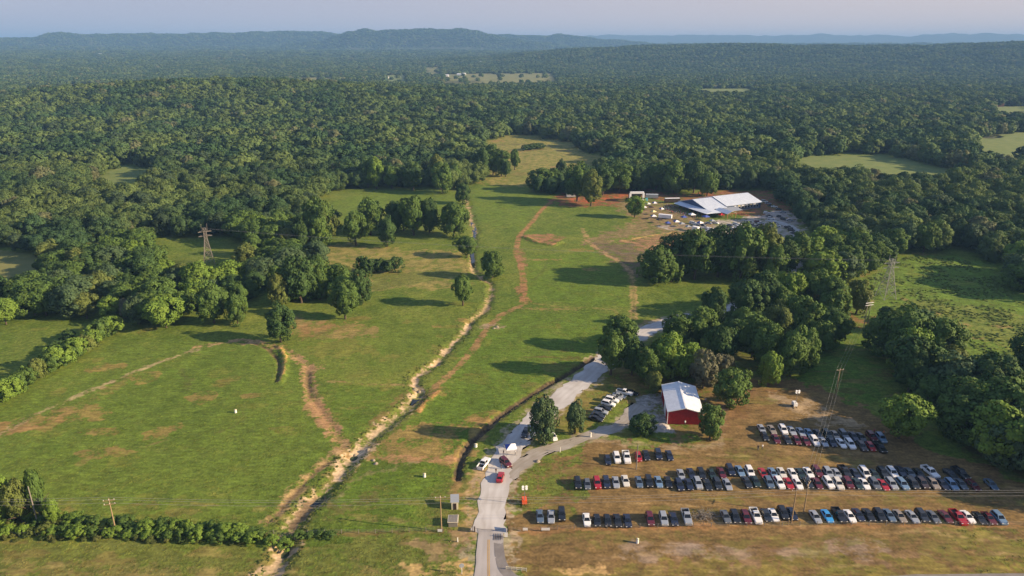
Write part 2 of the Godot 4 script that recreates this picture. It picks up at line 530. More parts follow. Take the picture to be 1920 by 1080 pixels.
func plan_paint() -> void:
	var brown := srgb(127, 103, 67)
	var tan := srgb(154, 128, 84)
	var olive := srgb(108, 104, 54)
	var green := srgb(98, 117, 46)
	var deep := srgb(84, 112, 42)
	var red := srgb(150, 117, 82)
	var sand := srgb(182, 155, 120)
	var soil := srgb(140, 104, 74)
	var dark := srgb(112, 94, 70)
	# strips along the main road, mown and dry
	area(pts([-210, -135, -121.7, -135.4, -83.7, -135.4, -54, -133.9, -33.4, -137.7, -10.3, -138.8, -8.4, -122, -8.2, -101.2, -189.6, -101.2]), srgb(106, 112, 54), 0.9, 2.0, 0.1)
	area(pts([-153.2, -128.3, -80.1, -127.9, -55.2, -126.1, -10.9, -128.3, -8.2, -101.2, -148.8, -101.2]), srgb(138, 124, 78), 0.5, 3.0, 0.5)
	# the parking field
	area(pts([-2.2, -164.1, 3.8, -168.7, 12.4, -174.7, 23.9, -180.5, 44.3, -178.7, 60.6, -180.5, 68.6, -203.3, 82.3, -218.6, 98.5, -221.8, 109.7, -212.6, 117.9, -199.7, 121.2, -180.5, 128.8, -171.9, 144, -159.1, 195.5, -147.8, 146.8, -101.2, -1, -101.2, -0.6, -128.6, -1.3, -142.6]), brown, 0.95, 3.0)
	area(pts([-1.5, -166.6, 6.1, -171.4, 17.1, -174.7, 19.7, -169.3, 16.8, -161.6, 19.8, -155.6, 18, -151.1, 6.9, -150, 0, -150, -1.4, -156.8]), green, 0.8, 4.0, 0.3)
	area(pts([0, -139.6, 31.2, -139.6, 69.7, -138.6, 124.6, -139.6, 173.9, -139.6, 166.6, -132.1, 120.9, -134.3, 68.3, -135, 24.1, -135.4, 0, -133.9]), olive, 0.6, 3.0, 0.4)
	area(pts([0, -128.6, 41.9, -130.7, 66.3, -130, 91.1, -130.3, 118.8, -131.2, 164.9, -130.3, 153.7, -118.9, 0, -118.9]), srgb(126, 118, 58), 0.7, 3.0, 0.4)
	area(pts([108.2, -142.6, 126.7, -142.6, 148, -139.6, 138.9, -128.6, 116.9, -128.6, 103.4, -130.3]), srgb(120, 124, 54), 0.7, 5.0, 0.3)
	area(pts([26.4, -134.3, 55.6, -135, 87.1, -134.7, 102.5, -133, 96, -130.3, 66.3, -130, 35.8, -131.1, 27.3, -131.8]), srgb(140, 115, 88), 0.65, 2.5, 0.4)
	for s in [[Vector2(31.6, -133.57), 8, 3], [Vector2(48.75, -133.03), 9, 2.5], [Vector2(81.69, -133.94), 9, 3.5], [Vector2(67.15, -132.12), 6, 2.5], [Vector2(38.33, -133.94), 7, 2]]:
		spot(s[0], s[1], s[2], srgb(148, 132, 116), 0.55, 0.4)
	area(pts([48.1, -155.6, 75.9, -154.4, 103.4, -153.3, 129.8, -151.1, 126, -149.5, 88.7, -151.7, 47.5, -153.1]), srgb(112, 110, 52), 0.45, 2.0, 0.45)
	area(pts([18.2, -169.8, 81.2, -167.9, 136.2, -160.4, 135, -158.7, 80.7, -166.6, 18.1, -168.7]), srgb(116, 112, 54), 0.4, 2.0, 0.4)
	area(pts([69, -177, 93.2, -174.7, 107, -171.4, 102.6, -168.7, 82.3, -170.9, 67.8, -173]), srgb(116, 112, 54), 0.4, 2.5, 0.4)
	area(pts([87.7, -212.6, 95.4, -208.8, 107.9, -192.9, 112.2, -188.1, 104.6, -185.9, 91.7, -194.6, 86.2, -203.3]), srgb(168, 150, 126), 0.6, 2.5, 0.35)
	area(pts([133.3, -266.8, 151.1, -266.8, 137.5, -231.4, 119.7, -203.3, 110.5, -214.6, 98.5, -221.8, 106.1, -231.4]), deep, 0.7, 4.0, 0.25)
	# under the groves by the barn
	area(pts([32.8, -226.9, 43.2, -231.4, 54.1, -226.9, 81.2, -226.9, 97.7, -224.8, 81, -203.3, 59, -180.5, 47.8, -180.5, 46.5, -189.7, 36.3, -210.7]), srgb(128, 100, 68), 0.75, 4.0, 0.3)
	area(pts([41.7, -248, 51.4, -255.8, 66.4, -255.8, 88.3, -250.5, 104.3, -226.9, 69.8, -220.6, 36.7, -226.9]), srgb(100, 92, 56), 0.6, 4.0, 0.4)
	area(pts([124.1, -316.8, 160.3, -316.8, 157, -278.7, 144.3, -271.5, 124.6, -278.7, 114.1, -288.3]), srgb(146, 104, 76), 0.7, 3.0, 0.4)
	area(pts([3.9, -174.7, 8, -180.5, 19.7, -186.5, 28.6, -192.9, 33.4, -203.3, 44.8, -217.7, 38.6, -226.9, 29, -226.9, 18, -208.8, 6.6, -189.7, 1.6, -179]), srgb(126, 112, 62), 0.75, 2.0, 0.3)
	# fields either side of the creek
	area(pts([-185.5, -226.9, -167.4, -245.5, -134.9, -255.8, -98.5, -255.8, -70.7, -231.4, -50.3, -177.5, -54.5, -169.3, -59.7, -147.8, -63.3, -142.6, -103.2, -147.8, -134.9, -154.4, -183.6, -161.6]), green, 0.8, 3.0, 0.05)
	area(pts([-85.7, -255.8, -60, -278.7, -25.9, -285, -21.8, -261.2, -36.7, -226.9, -70.1, -221.8]), srgb(103, 119, 48), 0.6, 5.0, 0.2)
	area(pts([-65.7, -217.7, -35.1, -215.3, -38.2, -199.7, -43.9, -185, -47.5, -179, -55.6, -192.9]), srgb(94, 116, 43), 0.75, 1.0, 0.05)
	area(pts([-17.1, -255.8, 0, -288.3, 51.8, -285, 54.9, -275.7, 40, -250.5, 30.6, -241.6, 7.4, -216.5, -12.8, -180.5, -17.7, -173.3, -38, -179, -29.5, -199.7]), srgb(94, 117, 43), 0.8, 2.0, 0.08)
	area(pts([-41.9, -174.7, -33.5, -191.3, -16.9, -192.9, -5.1, -196.3, -12.8, -180.5, -15.2, -170.6, -30.3, -169.8]), srgb(150, 120, 78), 0.75, 4.0, 0.3)
	area(pts([-46.6, -146.7, -43.7, -161.6, -38.8, -166.6, -25.8, -169.8, -16.7, -169.8, -14.2, -152.2, -17.1, -141.6, -41.8, -140.6]), srgb(92, 115, 41), 0.8, 1.5, 0.08)
	area(pts([-22.6, -155.6, -15.9, -160.4, -10.2, -161.6, -8.8, -139.6, -16.9, -139.6, -21.7, -147.8]), srgb(120, 112, 64), 0.6, 3.0, 0.4)
	area(pts([6.4, -301.9, 53.4, -295, 60.1, -320.7, 46.3, -386.3, 12, -375.5, 6.9, -355.5]), srgb(95, 118, 42), 0.7, 2.0, 0.05)
	area(pts([-123.6, -386.3, -102.9, -403.6, -61.8, -386.3, -30.9, -386.3, -20.1, -355.5, -31.4, -320.7, -66.8, -314.5, -103.2, -355.5]), srgb(143, 130, 78), 0.85, 4.0, 0.2)
	area(pts([-74.7, -341.7, -28.3, -350.8, -27.3, -337.3, -67.2, -316.8]), srgb(92, 106, 48), 0.6, 2.0, 0.4)
	area(pts([-146.8, -507.3, -98.1, -575.1, -39, -557.1, -27.5, -591.7, 17, -546.4, 29.2, -536.1, 15.1, -481.2, 6.9, -435.8, -21.3, -450, -30.2, -481.2, -79.4, -507.3, -110.1, -450]), srgb(100, 120, 46), 0.7, 3.0, 0.1)
	area(pts([-98.9, -285, -83.1, -278.7, -61.1, -272.6, -52.8, -264, -68.5, -255.8, -89.1, -264]), srgb(152, 122, 86), 0.65, 3.0, 0.35)
	area(pts([-83.4, -248, -68.5, -255.8, -50.5, -250.5, -63.9, -235.9]), srgb(136, 124, 66), 0.4, 4.0, 0.4)
	# the old pasture behind
	area(pts([-27.5, -591.7, -18.5, -690.2, -38.3, -839.2, 0, -957.1, 79.1, -868.5, 80.5, -781.9, 106.3, -731.5, 94.5, -683.8, 48.6, -630.4, 18, -579.7]), srgb(142, 132, 76), 0.9, 6.0, 0.15)
	area(pts([-15.2, -659, 20.5, -665.1, 43.8, -630.4, 0, -599]), srgb(108, 118, 58), 0.6, 6.0, 0.35)
	for k in 40:
		spot(Vector2(rng.randf_range(-35, 105), rng.randf_range(-900, -610)), rng.randf_range(5, 14), rng.randf_range(3, 10), [srgb(156, 122, 86), srgb(112, 116, 56), srgb(98, 92, 56)][k % 3], 0.5, 0.3)
	# the rough meadow
	area(pts([155.2, -305.5, 192.5, -350.8, 226.3, -381.9, 252.9, -375.5, 260.2, -346.2, 261.3, -320.7, 309.3, -278.7, 222.7, -189.7, 176, -203.3, 176.7, -250.5, 169.5, -285, 147.7, -278.7]), srgb(100, 124, 48), 0.9, 4.0, 0.1)
	area(pts([182.7, -305.5, 201, -298.4, 226, -285, 231.1, -266.8, 198.4, -245.5, 187.6, -261.2, 180, -278.7]), srgb(130, 126, 70), 0.5, 5.0, 0.4)
	for k in 60:
		spot(Vector2(rng.randf_range(165, 270), rng.randf_range(-385, -235)), rng.randf_range(2, 6), rng.randf_range(1, 4), [srgb(84, 104, 40), srgb(120, 126, 54), srgb(146, 118, 80)][k % 3], 0.6, 0.3)
	# brown scalded spots and thin grass
	for s in [[Vector2(-150.6, -191.3), 13, 5], [Vector2(-156.19, -189.68), 10, 4], [Vector2(-139.47, -197.99), 10, 6], [Vector2(-148.3, -231.35), 7, 5], [Vector2(-132.41, -224.37), 6, 5], [Vector2(-109.49, -185.9), 5, 4], [Vector2(-105.31, -208.78), 6, 4], [Vector2(-127.46, -185.9), 6, 3], [Vector2(-104.68, -189.68), 3, 2], [Vector2(-118.01, -174.71), 9, 2.5], [Vector2(-88.62, -209.91), 4, 2],
			[Vector2(-80.74, -269.7), 9, 6], [Vector2(-84.27, -262.29), 7, 5], [Vector2(-25.59, -212.6), 4, 3], [Vector2(-8.55, -196.28), 6, 4], [Vector2(-31.7, -272.65), 2, 2], [Vector2(42.47, -350.78), 5, 4], [Vector2(-20.77, -278.71), 4, 3], [Vector2(40.16, -386.32), 7, 3]]:
		spot(s[0], s[1], s[2], srgb(150, 118, 76), 0.62, 0.75)
	for k in 130:
		spot(Vector2(rng.randf_range(-200, 30), rng.randf_range(-330, -140)), rng.randf_range(1, 6), rng.randf_range(0.7, 4), [srgb(126, 122, 58), srgb(82, 108, 38), srgb(140, 118, 70)][k % 3], 0.35, 0.4)
	for k in 260:
		spot(Vector2(rng.randf_range(5, 180), rng.randf_range(-250, -118)), rng.randf_range(1.2, 7), rng.randf_range(0.6, 3), [srgb(112, 116, 52), srgb(144, 120, 84), srgb(110, 84, 58), srgb(128, 108, 68)][k % 4], 0.42, 0.4)
	for k in 90:
		spot(Vector2(rng.randf_range(-150, 10), rng.randf_range(-152, -116)), rng.randf_range(1.2, 6), rng.randf_range(0.5, 2), [srgb(104, 112, 48), srgb(152, 132, 84), srgb(132, 112, 70)][k % 3], 0.45, 0.4)
	# tracks and bare earth
	track(pts([-158.9, -181.9, -156.9, -185.9, -153.9, -196.3, -144.9, -213.4, -138.7, -226.1, -128.4, -241.6, -122, -250.5, -113.1, -254.7]), 2.0, srgb(166, 146, 112), 0.8, 1.2, 0.35)
	track(pts([-155.6, -184.1, -148.3, -192.9, -140.4, -208.8, -137.3, -223.5]), 3.2, srgb(152, 122, 82), 0.4, 3.0, 0.6)
	track(pts([-121.8, -231.4, -115.6, -222.7, -112.4, -214.6]), 2.0, srgb(96, 92, 56), 0.4, 1.5, 0.5)
	track(pts([-123.5, -251.6, -111.4, -255.8, -97.8, -253.7, -85.8, -245.5, -76.3, -233.6, -70.7, -231.4]), 3.4, srgb(172, 138, 100), 0.9, 2.0, 0.25)
	track(pts([-75, -231.4, -71.1, -218.6, -64.8, -203.3, -59.1, -194.6, -54.8, -188.1, -50.9, -179.9, -47.2, -174.2]), 4.6, srgb(166, 132, 96), 0.88, 1.6, 0.2)
	track(pts([-64.6, -201.5, -58.6, -192.9]), 6.5, srgb(158, 124, 90), 0.8, 1.5, 0.2)
	track(pts([-67, -220.6, -48.5, -217.7, -34.5, -217.7]), 1.1, srgb(158, 128, 92), 0.7, 1.0, 0.4)
	track(pts([-36.6, -212.6, -40.2, -201.5, -43.5, -191.3]), 2.5, soil, 0.6, 1.5, 0.5)
	track(pts([-50.6, -178.7, -52.2, -172.5, -55.3, -166.6, -57.5, -158.7, -59, -150, -60.7, -144.6]), 3.4, srgb(170, 140, 102), 0.85, 1.5, 0.3)
	track(ditch_low, 1.0, dark, 0.8, 0.5, 0.2)
	track(pts([-46.5, -174.2, -35.3, -172.5, -24.5, -171.4, -15.6, -171.9]), 3.0, srgb(166, 128, 92), 0.8, 1.5, 0.3)
	track(pts([-45, -154.4, -44.2, -160.4, -40.1, -165.3, -34.4, -166.6, -27.3, -169.8]), 1.3, srgb(150, 136, 102), 0.6, 1.2, 0.5)
	track(pts([-50.1, -147.4, -43.7, -148.9, -38.9, -152.2, -36.5, -154.4]), 5.0, srgb(112, 106, 64), 0.7, 2.5, 0.4)
	track(pts([-42.7, -144.6, -32.1, -145.3, -21.1, -142.6, -17, -141.2, -9.8, -140]), 1.4, srgb(156, 132, 92), 0.5, 1.0, 0.5)
	track(pts([-123.8, -138.5, -90.9, -139.6, -54.4, -139.2, -33.8, -140, -16.9, -140.2, -9.1, -140.2]), 1.2, srgb(122, 100, 66), 0.7, 0.8, 0.3)
	track(pts([-1.3, -140.4, 31.5, -141.6, 71.3, -142.6, 124, -142.6, 150.4, -142.6]), 1.4, srgb(148, 112, 74), 0.75, 1.2, 0.4)
	track(creek_far, 5.0, srgb(118, 110, 66), 0.5, 2.0, 0.5)
	track(creek_far, 2.5, sand, 0.85, 1.2, 0.25)
	track(pts([-18.3, -275.7, -19.8, -264, -23.6, -255.8, -25.8, -245.5, -28, -235.9, -32, -228.3, -34.5, -224.8, -34.1, -217.7, -32, -212.6]), 2.6, srgb(188, 164, 132), 0.9, 1.2, 0.1)
	track(creek_near, 8.0, srgb(128, 114, 70), 0.5, 3.0, 0.5)
	track(creek_near, 4.6, srgb(186, 163, 132), 0.92, 2.6, 0.15)
	track(pts([-45.8, -174.7, -47, -169.8, -42.6, -178.1]), 6.0, srgb(194, 170, 138), 0.8, 2.0, 0.2)
	track(pts([-50.7, -154.9, -53.2, -149.5, -54.8, -142.6, -53.9, -137.7]), 2.6, dark, 0.85, 1.2, 0.2)
	track(pts([-31.1, -212.6, -33, -206.2, -36.3, -193.6, -41.9, -182.8]), 1.6, srgb(92, 104, 48), 0.7, 1.0, 0.3)
	track(pts([-53.6, -138.6, -53.3, -133.9, -53.4, -130, -54.3, -125.2]), 3.0, srgb(176, 152, 118), 0.8, 2.0, 0.3)
	track(pts([4.4, -297, -4.7, -285, -10.1, -269.7, -14.7, -250.5, -19.4, -233.6, -23.3, -223.5, -27.3, -214.6, -30.1, -205.1]), 2.6, red, 0.85, 0.8, 0.15)
	track(pts([-10.8, -271.5, -5.6, -271.5]), 5.0, srgb(150, 130, 110), 0.8, 2.0, 0.4)
	track(pts([-30.4, -199.7, -28.5, -206.2, -25.2, -212.6]), 2.0, srgb(190, 140, 92), 0.8, 0.8, 0.2)
	track(pts([-89.4, -248.5, -85.8, -238.2, -83.1, -226.9, -82.5, -220.2]), 1.6, srgb(206, 160, 100), 0.85, 0.8, 0.3)
	track(ditch_curve, 1.4, dark, 0.85, 0.5, 0.15)
	track(ditch_left, 1.6, dark, 0.8, 0.5, 0.2)
	track(pts([33.2, -532.1, 21.1, -489.6, 10.5, -442.8, 5, -422.4, 2.4, -380.8, 4.4, -365.3, 5.5, -337.3, 5.6, -313, 4.9, -301.2]), 3.2, srgb(156, 117, 80), 0.92, 0.6, 0.08)
	track(pts([3.7, -388.5, 5.8, -357.4]), 5.0, srgb(152, 116, 82), 0.8, 1.5, 0.2)
	track(pts([3.9, -320.7, 6.2, -301.2]), 5.0, srgb(154, 116, 80), 0.85, 1.5, 0.2)
	track(pts([8.3, -367.3, 26.6, -368.3]), 2.0, srgb(150, 122, 80), 0.8, 1.5, 0.4)
	track(pts([4.8, -292.9, 28.8, -291.6]), 2.4, srgb(140, 122, 76), 0.8, 1.5, 0.4)
	track(pts([4.9, -301.2, 24.3, -295, 45.6, -291.6, 46.7, -282.5]), 1.6, srgb(134, 126, 72), 0.7, 1.0, 0.4)
	track(pts([17.8, -355.5, 15.3, -344.4, 10.8, -333]), 2.0, srgb(86, 90, 48), 0.5, 1.0, 0.4)
	area(pts([6.7, -419.8, 13.5, -425, 26.8, -422.4, 31.6, -414.7, 28.9, -402.4, 22.1, -396.5, 12.9, -403.6, 8.1, -409.7]), srgb(150, 113, 80), 0.95, 2.0, 0.15)
	area(pts([28.7, -526.2, 43, -552.8, 84.7, -575.1, 107, -575.1, 139.8, -544.3, 167, -566, 209.4, -561.5, 206.8, -498.3, 191.8, -450, 173.1, -457.4, 137.2, -516.6, 100.3, -536.1, 79.4, -507.3, 47.1, -501.8, 33.7, -507.3]), srgb(140, 92, 68), 0.9, 4.0, 0.2)
	area(pts([41.5, -532.1, 66.4, -532.1, 95.3, -557.1, 97.5, -544.3, 56.1, -512.8]), srgb(176, 98, 66), 0.75, 4.0, 0.35)
	area(pts([75.4, -507.3, 95.4, -532.1, 111.3, -489.6, 119, -442.8, 100.5, -422.4, 72.7, -415.9, 47.6, -397.7, 43.8, -407.2, 65.5, -435.8, 83.7, -462]), srgb(134, 116, 82), 0.92, 4.0, 0.15)
	area(pts([46.6, -403.6, 71.3, -407.2, 100.5, -422.4, 104.7, -397.7, 65.6, -337.3, 59, -357.4, 49.2, -384.1]), srgb(112, 98, 76), 0.95, 4.0, 0.12)
	area(pts([68.1, -407.2, 85, -419.8, 117.3, -435.8, 124, -422.4, 91.5, -380.8, 74.1, -386.3]), srgb(156, 122, 86), 0.85, 3.0, 0.12)
	track(pts([45.8, -438.6, 46.6, -403.6, 54.5, -377.6, 60.6, -358.4, 61.7, -341.7, 58.7, -316.8, 52.6, -278.7]), 3.0, srgb(166, 136, 96), 0.8, 1.2, 0.2)
	track(pts([60.1, -337.3, 58.7, -316.8, 52.6, -278.7]), 1.0, srgb(104, 104, 56), 0.6, 0.5, 0.3)
	track(pts([67.4, -407.2, 79.1, -414.7, 94.4, -425, 112.5, -430.3]), 1.6, srgb(196, 166, 96), 0.8, 0.8, 0.3)
	track(pts([51.9, -271.5, 60.9, -277.5, 73.9, -278.7]), 5.0, srgb(150, 124, 88), 0.7, 2.0, 0.3)
	area(pts([92.7, -442.8, 121.9, -454.4, 149.7, -463.6, 175.3, -474.6, 190, -494.8, 200.3, -481.2, 182.5, -409.7, 161.5, -365.3, 160.7, -386.3, 157.5, -422.4, 120.7, -422.4]), srgb(172, 162, 154), 0.95, 3.0, 0.05)
	area(pts([121.8, -501.8, 120.1, -477.9, 136.3, -468.2, 121.5, -453, 101.9, -462, 103.7, -489.6]), srgb(124, 114, 70), 0.9, 3.0, 0.15)
	track(pts([-90.7, -185.9, -86.4, -189.7, -84.9, -194.6, -87.6, -199.7, -92.3, -201.5]), 0.8, srgb(92, 94, 50), 0.55, 0.9, 0.4)
	track(pts([6.9, -278.7, 0, -275, 9, -271.5, 18.4, -276.9, 24, -285]), 0.9, srgb(96, 98, 52), 0.5, 0.9, 0.4)
	track(pts([-122.6, -169.3, -119.6, -174.7, -117.5, -178.1]), 1.6, srgb(140, 118, 76), 0.5, 1.2, 0.5)
	track(pts([-108.9, -178.1, -105.5, -181.1, -103.2, -182.8]), 1.0, srgb(142, 122, 82), 0.6, 1.0, 0.5)
	area(pts([97.9, -532.1, 113.8, -520.4, 120.2, -509.1, 121.6, -477.9, 131, -462, 136.8, -450, 122.7, -430.3, 109.1, -430.3, 95.9, -450, 88.4, -468.2, 91.1, -501.8]), srgb(136, 116, 88), 0.8, 3.0, 0.25)
	# shoulders of the road and dry verges
	track(road_line, 11.5, srgb(164, 150, 128), 0.8, 2.4, 0.35)
	track(pts([-10.4, -139.6, -9.8, -147.8, -9.5, -156.8, -8.2, -165.3]), 5.0, srgb(172, 140, 96), 0.6, 2.0, 0.45)
	area(pts([-26.7, -128.3, -9.8, -130.3, -8.4, -125.6, -23.8, -124.4]), srgb(190, 158, 106), 0.8, 1.5, 0.3)
	area(pts([9.7, -128.3, 19.7, -130.3, 21.7, -127.2, 11.9, -125.2]), srgb(194, 160, 108), 0.8, 1.5, 0.3)
	area(pts([-24.3, -136.7, -12.9, -138.1, -9.4, -133.9, -12.3, -130.7, -21, -131.2]), srgb(146, 122, 92), 0.7, 2.5, 0.3)
	track(ditch_road, 2.3, srgb(84, 72, 58), 0.97, 0.3, 0.0)
	track(pts([-14.9, -162.3, -14.9, -157.9, -15.4, -153.3]), 2.6, srgb(150, 118, 80), 0.7, 1.5, 0.4)
	track(pts([-14.2, -174.2, -9.8, -185, 0, -201.5, 17.1, -221.8]), 1.0, srgb(150, 130, 90), 0.5, 1.2, 0.5)
	track(pts([-0.7, -164.1, 2.3, -168.7, 7.8, -174.7, 15.9, -179.6, 24.4, -184.7, 34.3, -191, 39.9, -199.7]), 5.2, srgb(156, 144, 126), 0.85, 1.0, 0.1)
	track(pts([24.1, -182.2, 35, -179.9, 47.3, -178.1, 61.9, -179.3]), 3.0, srgb(160, 142, 116), 0.6, 1.5, 0.4)
	track(pts([74.4, -210.7, 66.7, -196.3, 61.4, -180.5]), 3.0, srgb(152, 136, 116), 0.5, 1.5, 0.4)
	area(pts([35.1, -192.9, 38.3, -202.5, 46, -212.2, 52, -211.4, 48.9, -189.7, 50.4, -185, 45.8, -185.9, 39.9, -189.7]), srgb(150, 146, 140), 0.95, 1.2, 0.05)
	for k in 26:
		var p := Vector2(rng.randf_range(20, 130), rng.randf_range(-175, -125))
		var q := p + Vector2(rng.randf_range(5, 16), rng.randf_range(-2, 2))
		track(PackedVector2Array([p, q, q + Vector2(rng.randf_range(8, 25), rng.randf_range(-1.5, 2.5))]), 0.7, [srgb(98, 98, 48), srgb(168, 144, 102)][k % 2], 0.5, 0.8, 0.5)

var road_line := pts([-4.8, -118.9, -5, -125.2, -5.2, -139.6, -5.3, -147.8, -4.2, -161.6, -3.5, -169.3, -1.2, -174.7, 2.4, -183.4, 6.7, -192.9, 13.7, -203.3, 20.2, -213.8, 28.3, -226.1, 32, -233.2, 39, -243.5, 48.4, -257.4, 56.7, -266.8, 64.6, -273.2, 79.6, -283.1, 99.1, -293.6, 114.9, -304.8, 129, -316, 144.3, -337.3, 158.6, -365.3, 173.6, -403.6, 182, -442.8, 174.7, -462])

func painted(x0: float, z0: float, x1: float, z1: float, res: float) -> ImageTexture:
	var w := int((x1 - x0) / res)
	var h := int((z1 - z0) / res)
	var data := PackedByteArray()
	data.resize(w * h * 3)
	var at := 0
	for py in h:
		var z := z0 + (py + 0.5) * res
		for px in w:
			var x := x0 + (px + 0.5) * res
			var a := wide_noise.get_noise_2d(x, z)
			var b := mid_noise.get_noise_2d(x, z)
			# faint drill and mowing rows that bend with the lie of the land
			var row := sin((z + a * 16.0 + x * 0.12) * 2.1) * 0.5 + sin((x * 0.9 + z * 0.55 + a * 22.0) * 1.3) * 0.3
			var c := fine_noise.get_noise_2d(x * 1.4, z * 1.4)
			var k := 1.0 + a * 0.08 + b * 0.07 + c * 0.10 + row * 0.065 + randf_range(-0.13, 0.13)
			var warm := clampf(0.5 + a * 0.6 + b * 0.45 + c * 0.4, 0.0, 1.0)
			data[at] = int(clampf(lerpf(94.0, 111.0, warm) * k, 0, 255))
			data[at + 1] = int(clampf(lerpf(116.0, 119.0, warm) * k, 0, 255))
			data[at + 2] = int(clampf(lerpf(44.0, 53.0, warm) * k, 0, 255))
			at += 3
	var whole := Rect2(x0, z0, x1 - x0, z1 - z0)
	for p in paint:
		var b: Rect2 = p.box.intersection(whole)
		if b.size.x <= 0 or b.size.y <= 0:
			continue
		var cr: float = p.c.r * 255.0
		var cg: float = p.c.g * 255.0
		var cb: float = p.c.b * 255.0
		var rag: float = p.rag
		var patch: float = p.patch
		var amount: float = p.a
		var is_line: bool = p.has("line")
		var line: PackedVector2Array = p.line if is_line else p.poly
		for py in range(int((b.position.y - z0) / res), mini(h, int((b.end.y - z0) / res) + 1)):
			var z := z0 + (py + 0.5) * res
			for px in range(int((b.position.x - x0) / res), mini(w, int((b.end.x - x0) / res) + 1)):
				var x := x0 + (px + 0.5) * res
				var k := amount
				if is_line:
					var q := to_line(Vector2(x, z), line) + fine_noise.get_noise_2d(x, z) * rag + mid_noise.get_noise_2d(x, z) * rag
					k *= 1.0 - smoothstep(p.half - 0.35, p.half + 0.45, q)
				else:
					var wx := x + mid_noise.get_noise_2d(x + 300.0, z) * rag * 2.0 + fine_noise.get_noise_2d(x, z) * rag * 0.6
					var wz := z + mid_noise.get_noise_2d(x, z + 300.0) * rag * 2.0 + fine_noise.get_noise_2d(x + 90.0, z) * rag * 0.6
					if not Geometry2D.is_point_in_polygon(Vector2(wx, wz), line):
						continue
				if k <= 0.01:
					continue
				var n := mid_noise.get_noise_2d(x * 1.7 + 500.0, z * 1.7)
				if patch > 0.0:
					k *= smoothstep(-0.25 + patch * 0.3, 0.1 + patch * 0.35, n + fine_noise.get_noise_2d(x * 2.0, z * 2.0) * 0.35 + randf_range(-0.32, 0.32) + 0.3)
				var f := 1.0 + n * 0.13 + fine_noise.get_noise_2d(x * 0.5, z * 2.2) * 0.2 + randf_range(-0.15, 0.15)
				var i := (py * w + px) * 3
				data[i] = int(clampf(lerpf(data[i], cr * f, k), 0, 255))
				data[i + 1] = int(clampf(lerpf(data[i + 1], cg * f, k), 0, 255))
				data[i + 2] = int(clampf(lerpf(data[i + 2], cb * f, k), 0, 255))
	var im := Image.create_from_data(w, h, false, Image.FORMAT_RGB8, data)
	if ground_image == null:
		ground_image = im
	return ImageTexture.create_from_image(im)

func ground_sheet(called: String, x0: float, z0: float, x1: float, z1: float, cell: float, res: float) -> void:
	var s := Shape.new()
	var nx := int((x1 - x0) / cell)
	var nz := int((z1 - z0) / cell)
	for j in nz + 1:
		for k in nx + 1:
			var x := x0 + (x1 - x0) * k / nx
			var z := z0 + (z1 - z0) * j / nz
			s.vert(Vector3(x, ground_height(x, z), z), Vector3.UP, Vector2(float(k) / nx, float(j) / nz))
	for j in nz:
		for k in nx:
			var a := j * (nx + 1) + k
			s.i.append_array([a, a + 1, a + nx + 2, a, a + nx + 2, a + nx + 1])
	var st := SurfaceTool.new()
	st.create_from_arrays(arrays_of(s))
	st.generate_normals()
	var m := plain(called, Color.WHITE, 0.95)
	m.metallic_specular = 0.25
	m.texture_repeat = false
	m.albedo_texture = painted(x0, z0, x1, z1, res)
	setting(called, st.commit(), m)

func build_ground() -> void:
	seed(5)
	rng.seed = 5
	plan_paint()
	ground_sheet("ground", -345, -424, 345, -96, 0.95, 0.4)
	ground_sheet("meadow_ground", -430, -1010, 430, -424, 3.0, 0.8)

func ribbon(line: PackedVector2Array, widths: Array, lift: float, ragged: float, wheel := Color.WHITE, loose := Color.WHITE) -> Shape:
	var s := Shape.new()
	var fine := smooth_line(line, 2.0)
	var across := 12
	for k in fine.size():
		var d := (fine[mini(k + 1, fine.size() - 1)] - fine[maxi(k - 1, 0)]).normalized()
		var side := Vector2(-d.y, d.x)
		var t := float(k) / (fine.size() - 1) * (widths.size() - 1)
		var half: float = lerpf(widths[int(t)], widths[mini(int(t) + 1, widths.size() - 1)], fmod(t, 1.0)) / 2
		for j in across + 1:
			var u := float(j) / across * 2.0 - 1.0
			var p := fine[k] + side * (u * half + (ragged * fine_noise.get_noise_2d(fine[k].x * 1.3 + u * 50.0, fine[k].y * 1.3) * absf(u)))
			# wheel paths are packed pale, the crown and the edges carry loose darker stone
			var path: float = maxf(1.0 - absf(absf(u) - 0.28) * 6.0, 1.0 - absf(absf(u) - 0.72) * 6.0)
			var f := clampf(0.35 + path * 0.3 + fine_noise.get_noise_2d(p.x * 0.9, p.y * 0.35) * 0.7 + mid_noise.get_noise_2d(p.x, p.y) * 0.5, 0.0, 1.0)
			s.tint = loose.lerp(wheel, f)
			s.vert(Vector3(p.x, ground_height(p.x, p.y) + lift, p.y), Vector3.UP)
	for k in fine.size() - 1:
		for j in across:
			var a := k * (across + 1) + j
			s.i.append_array([a, a + across + 2, a + 1, a, a + across + 1, a + across + 2])
	for k in s.v.size():
		s.n[k] = Vector3.UP
	return s

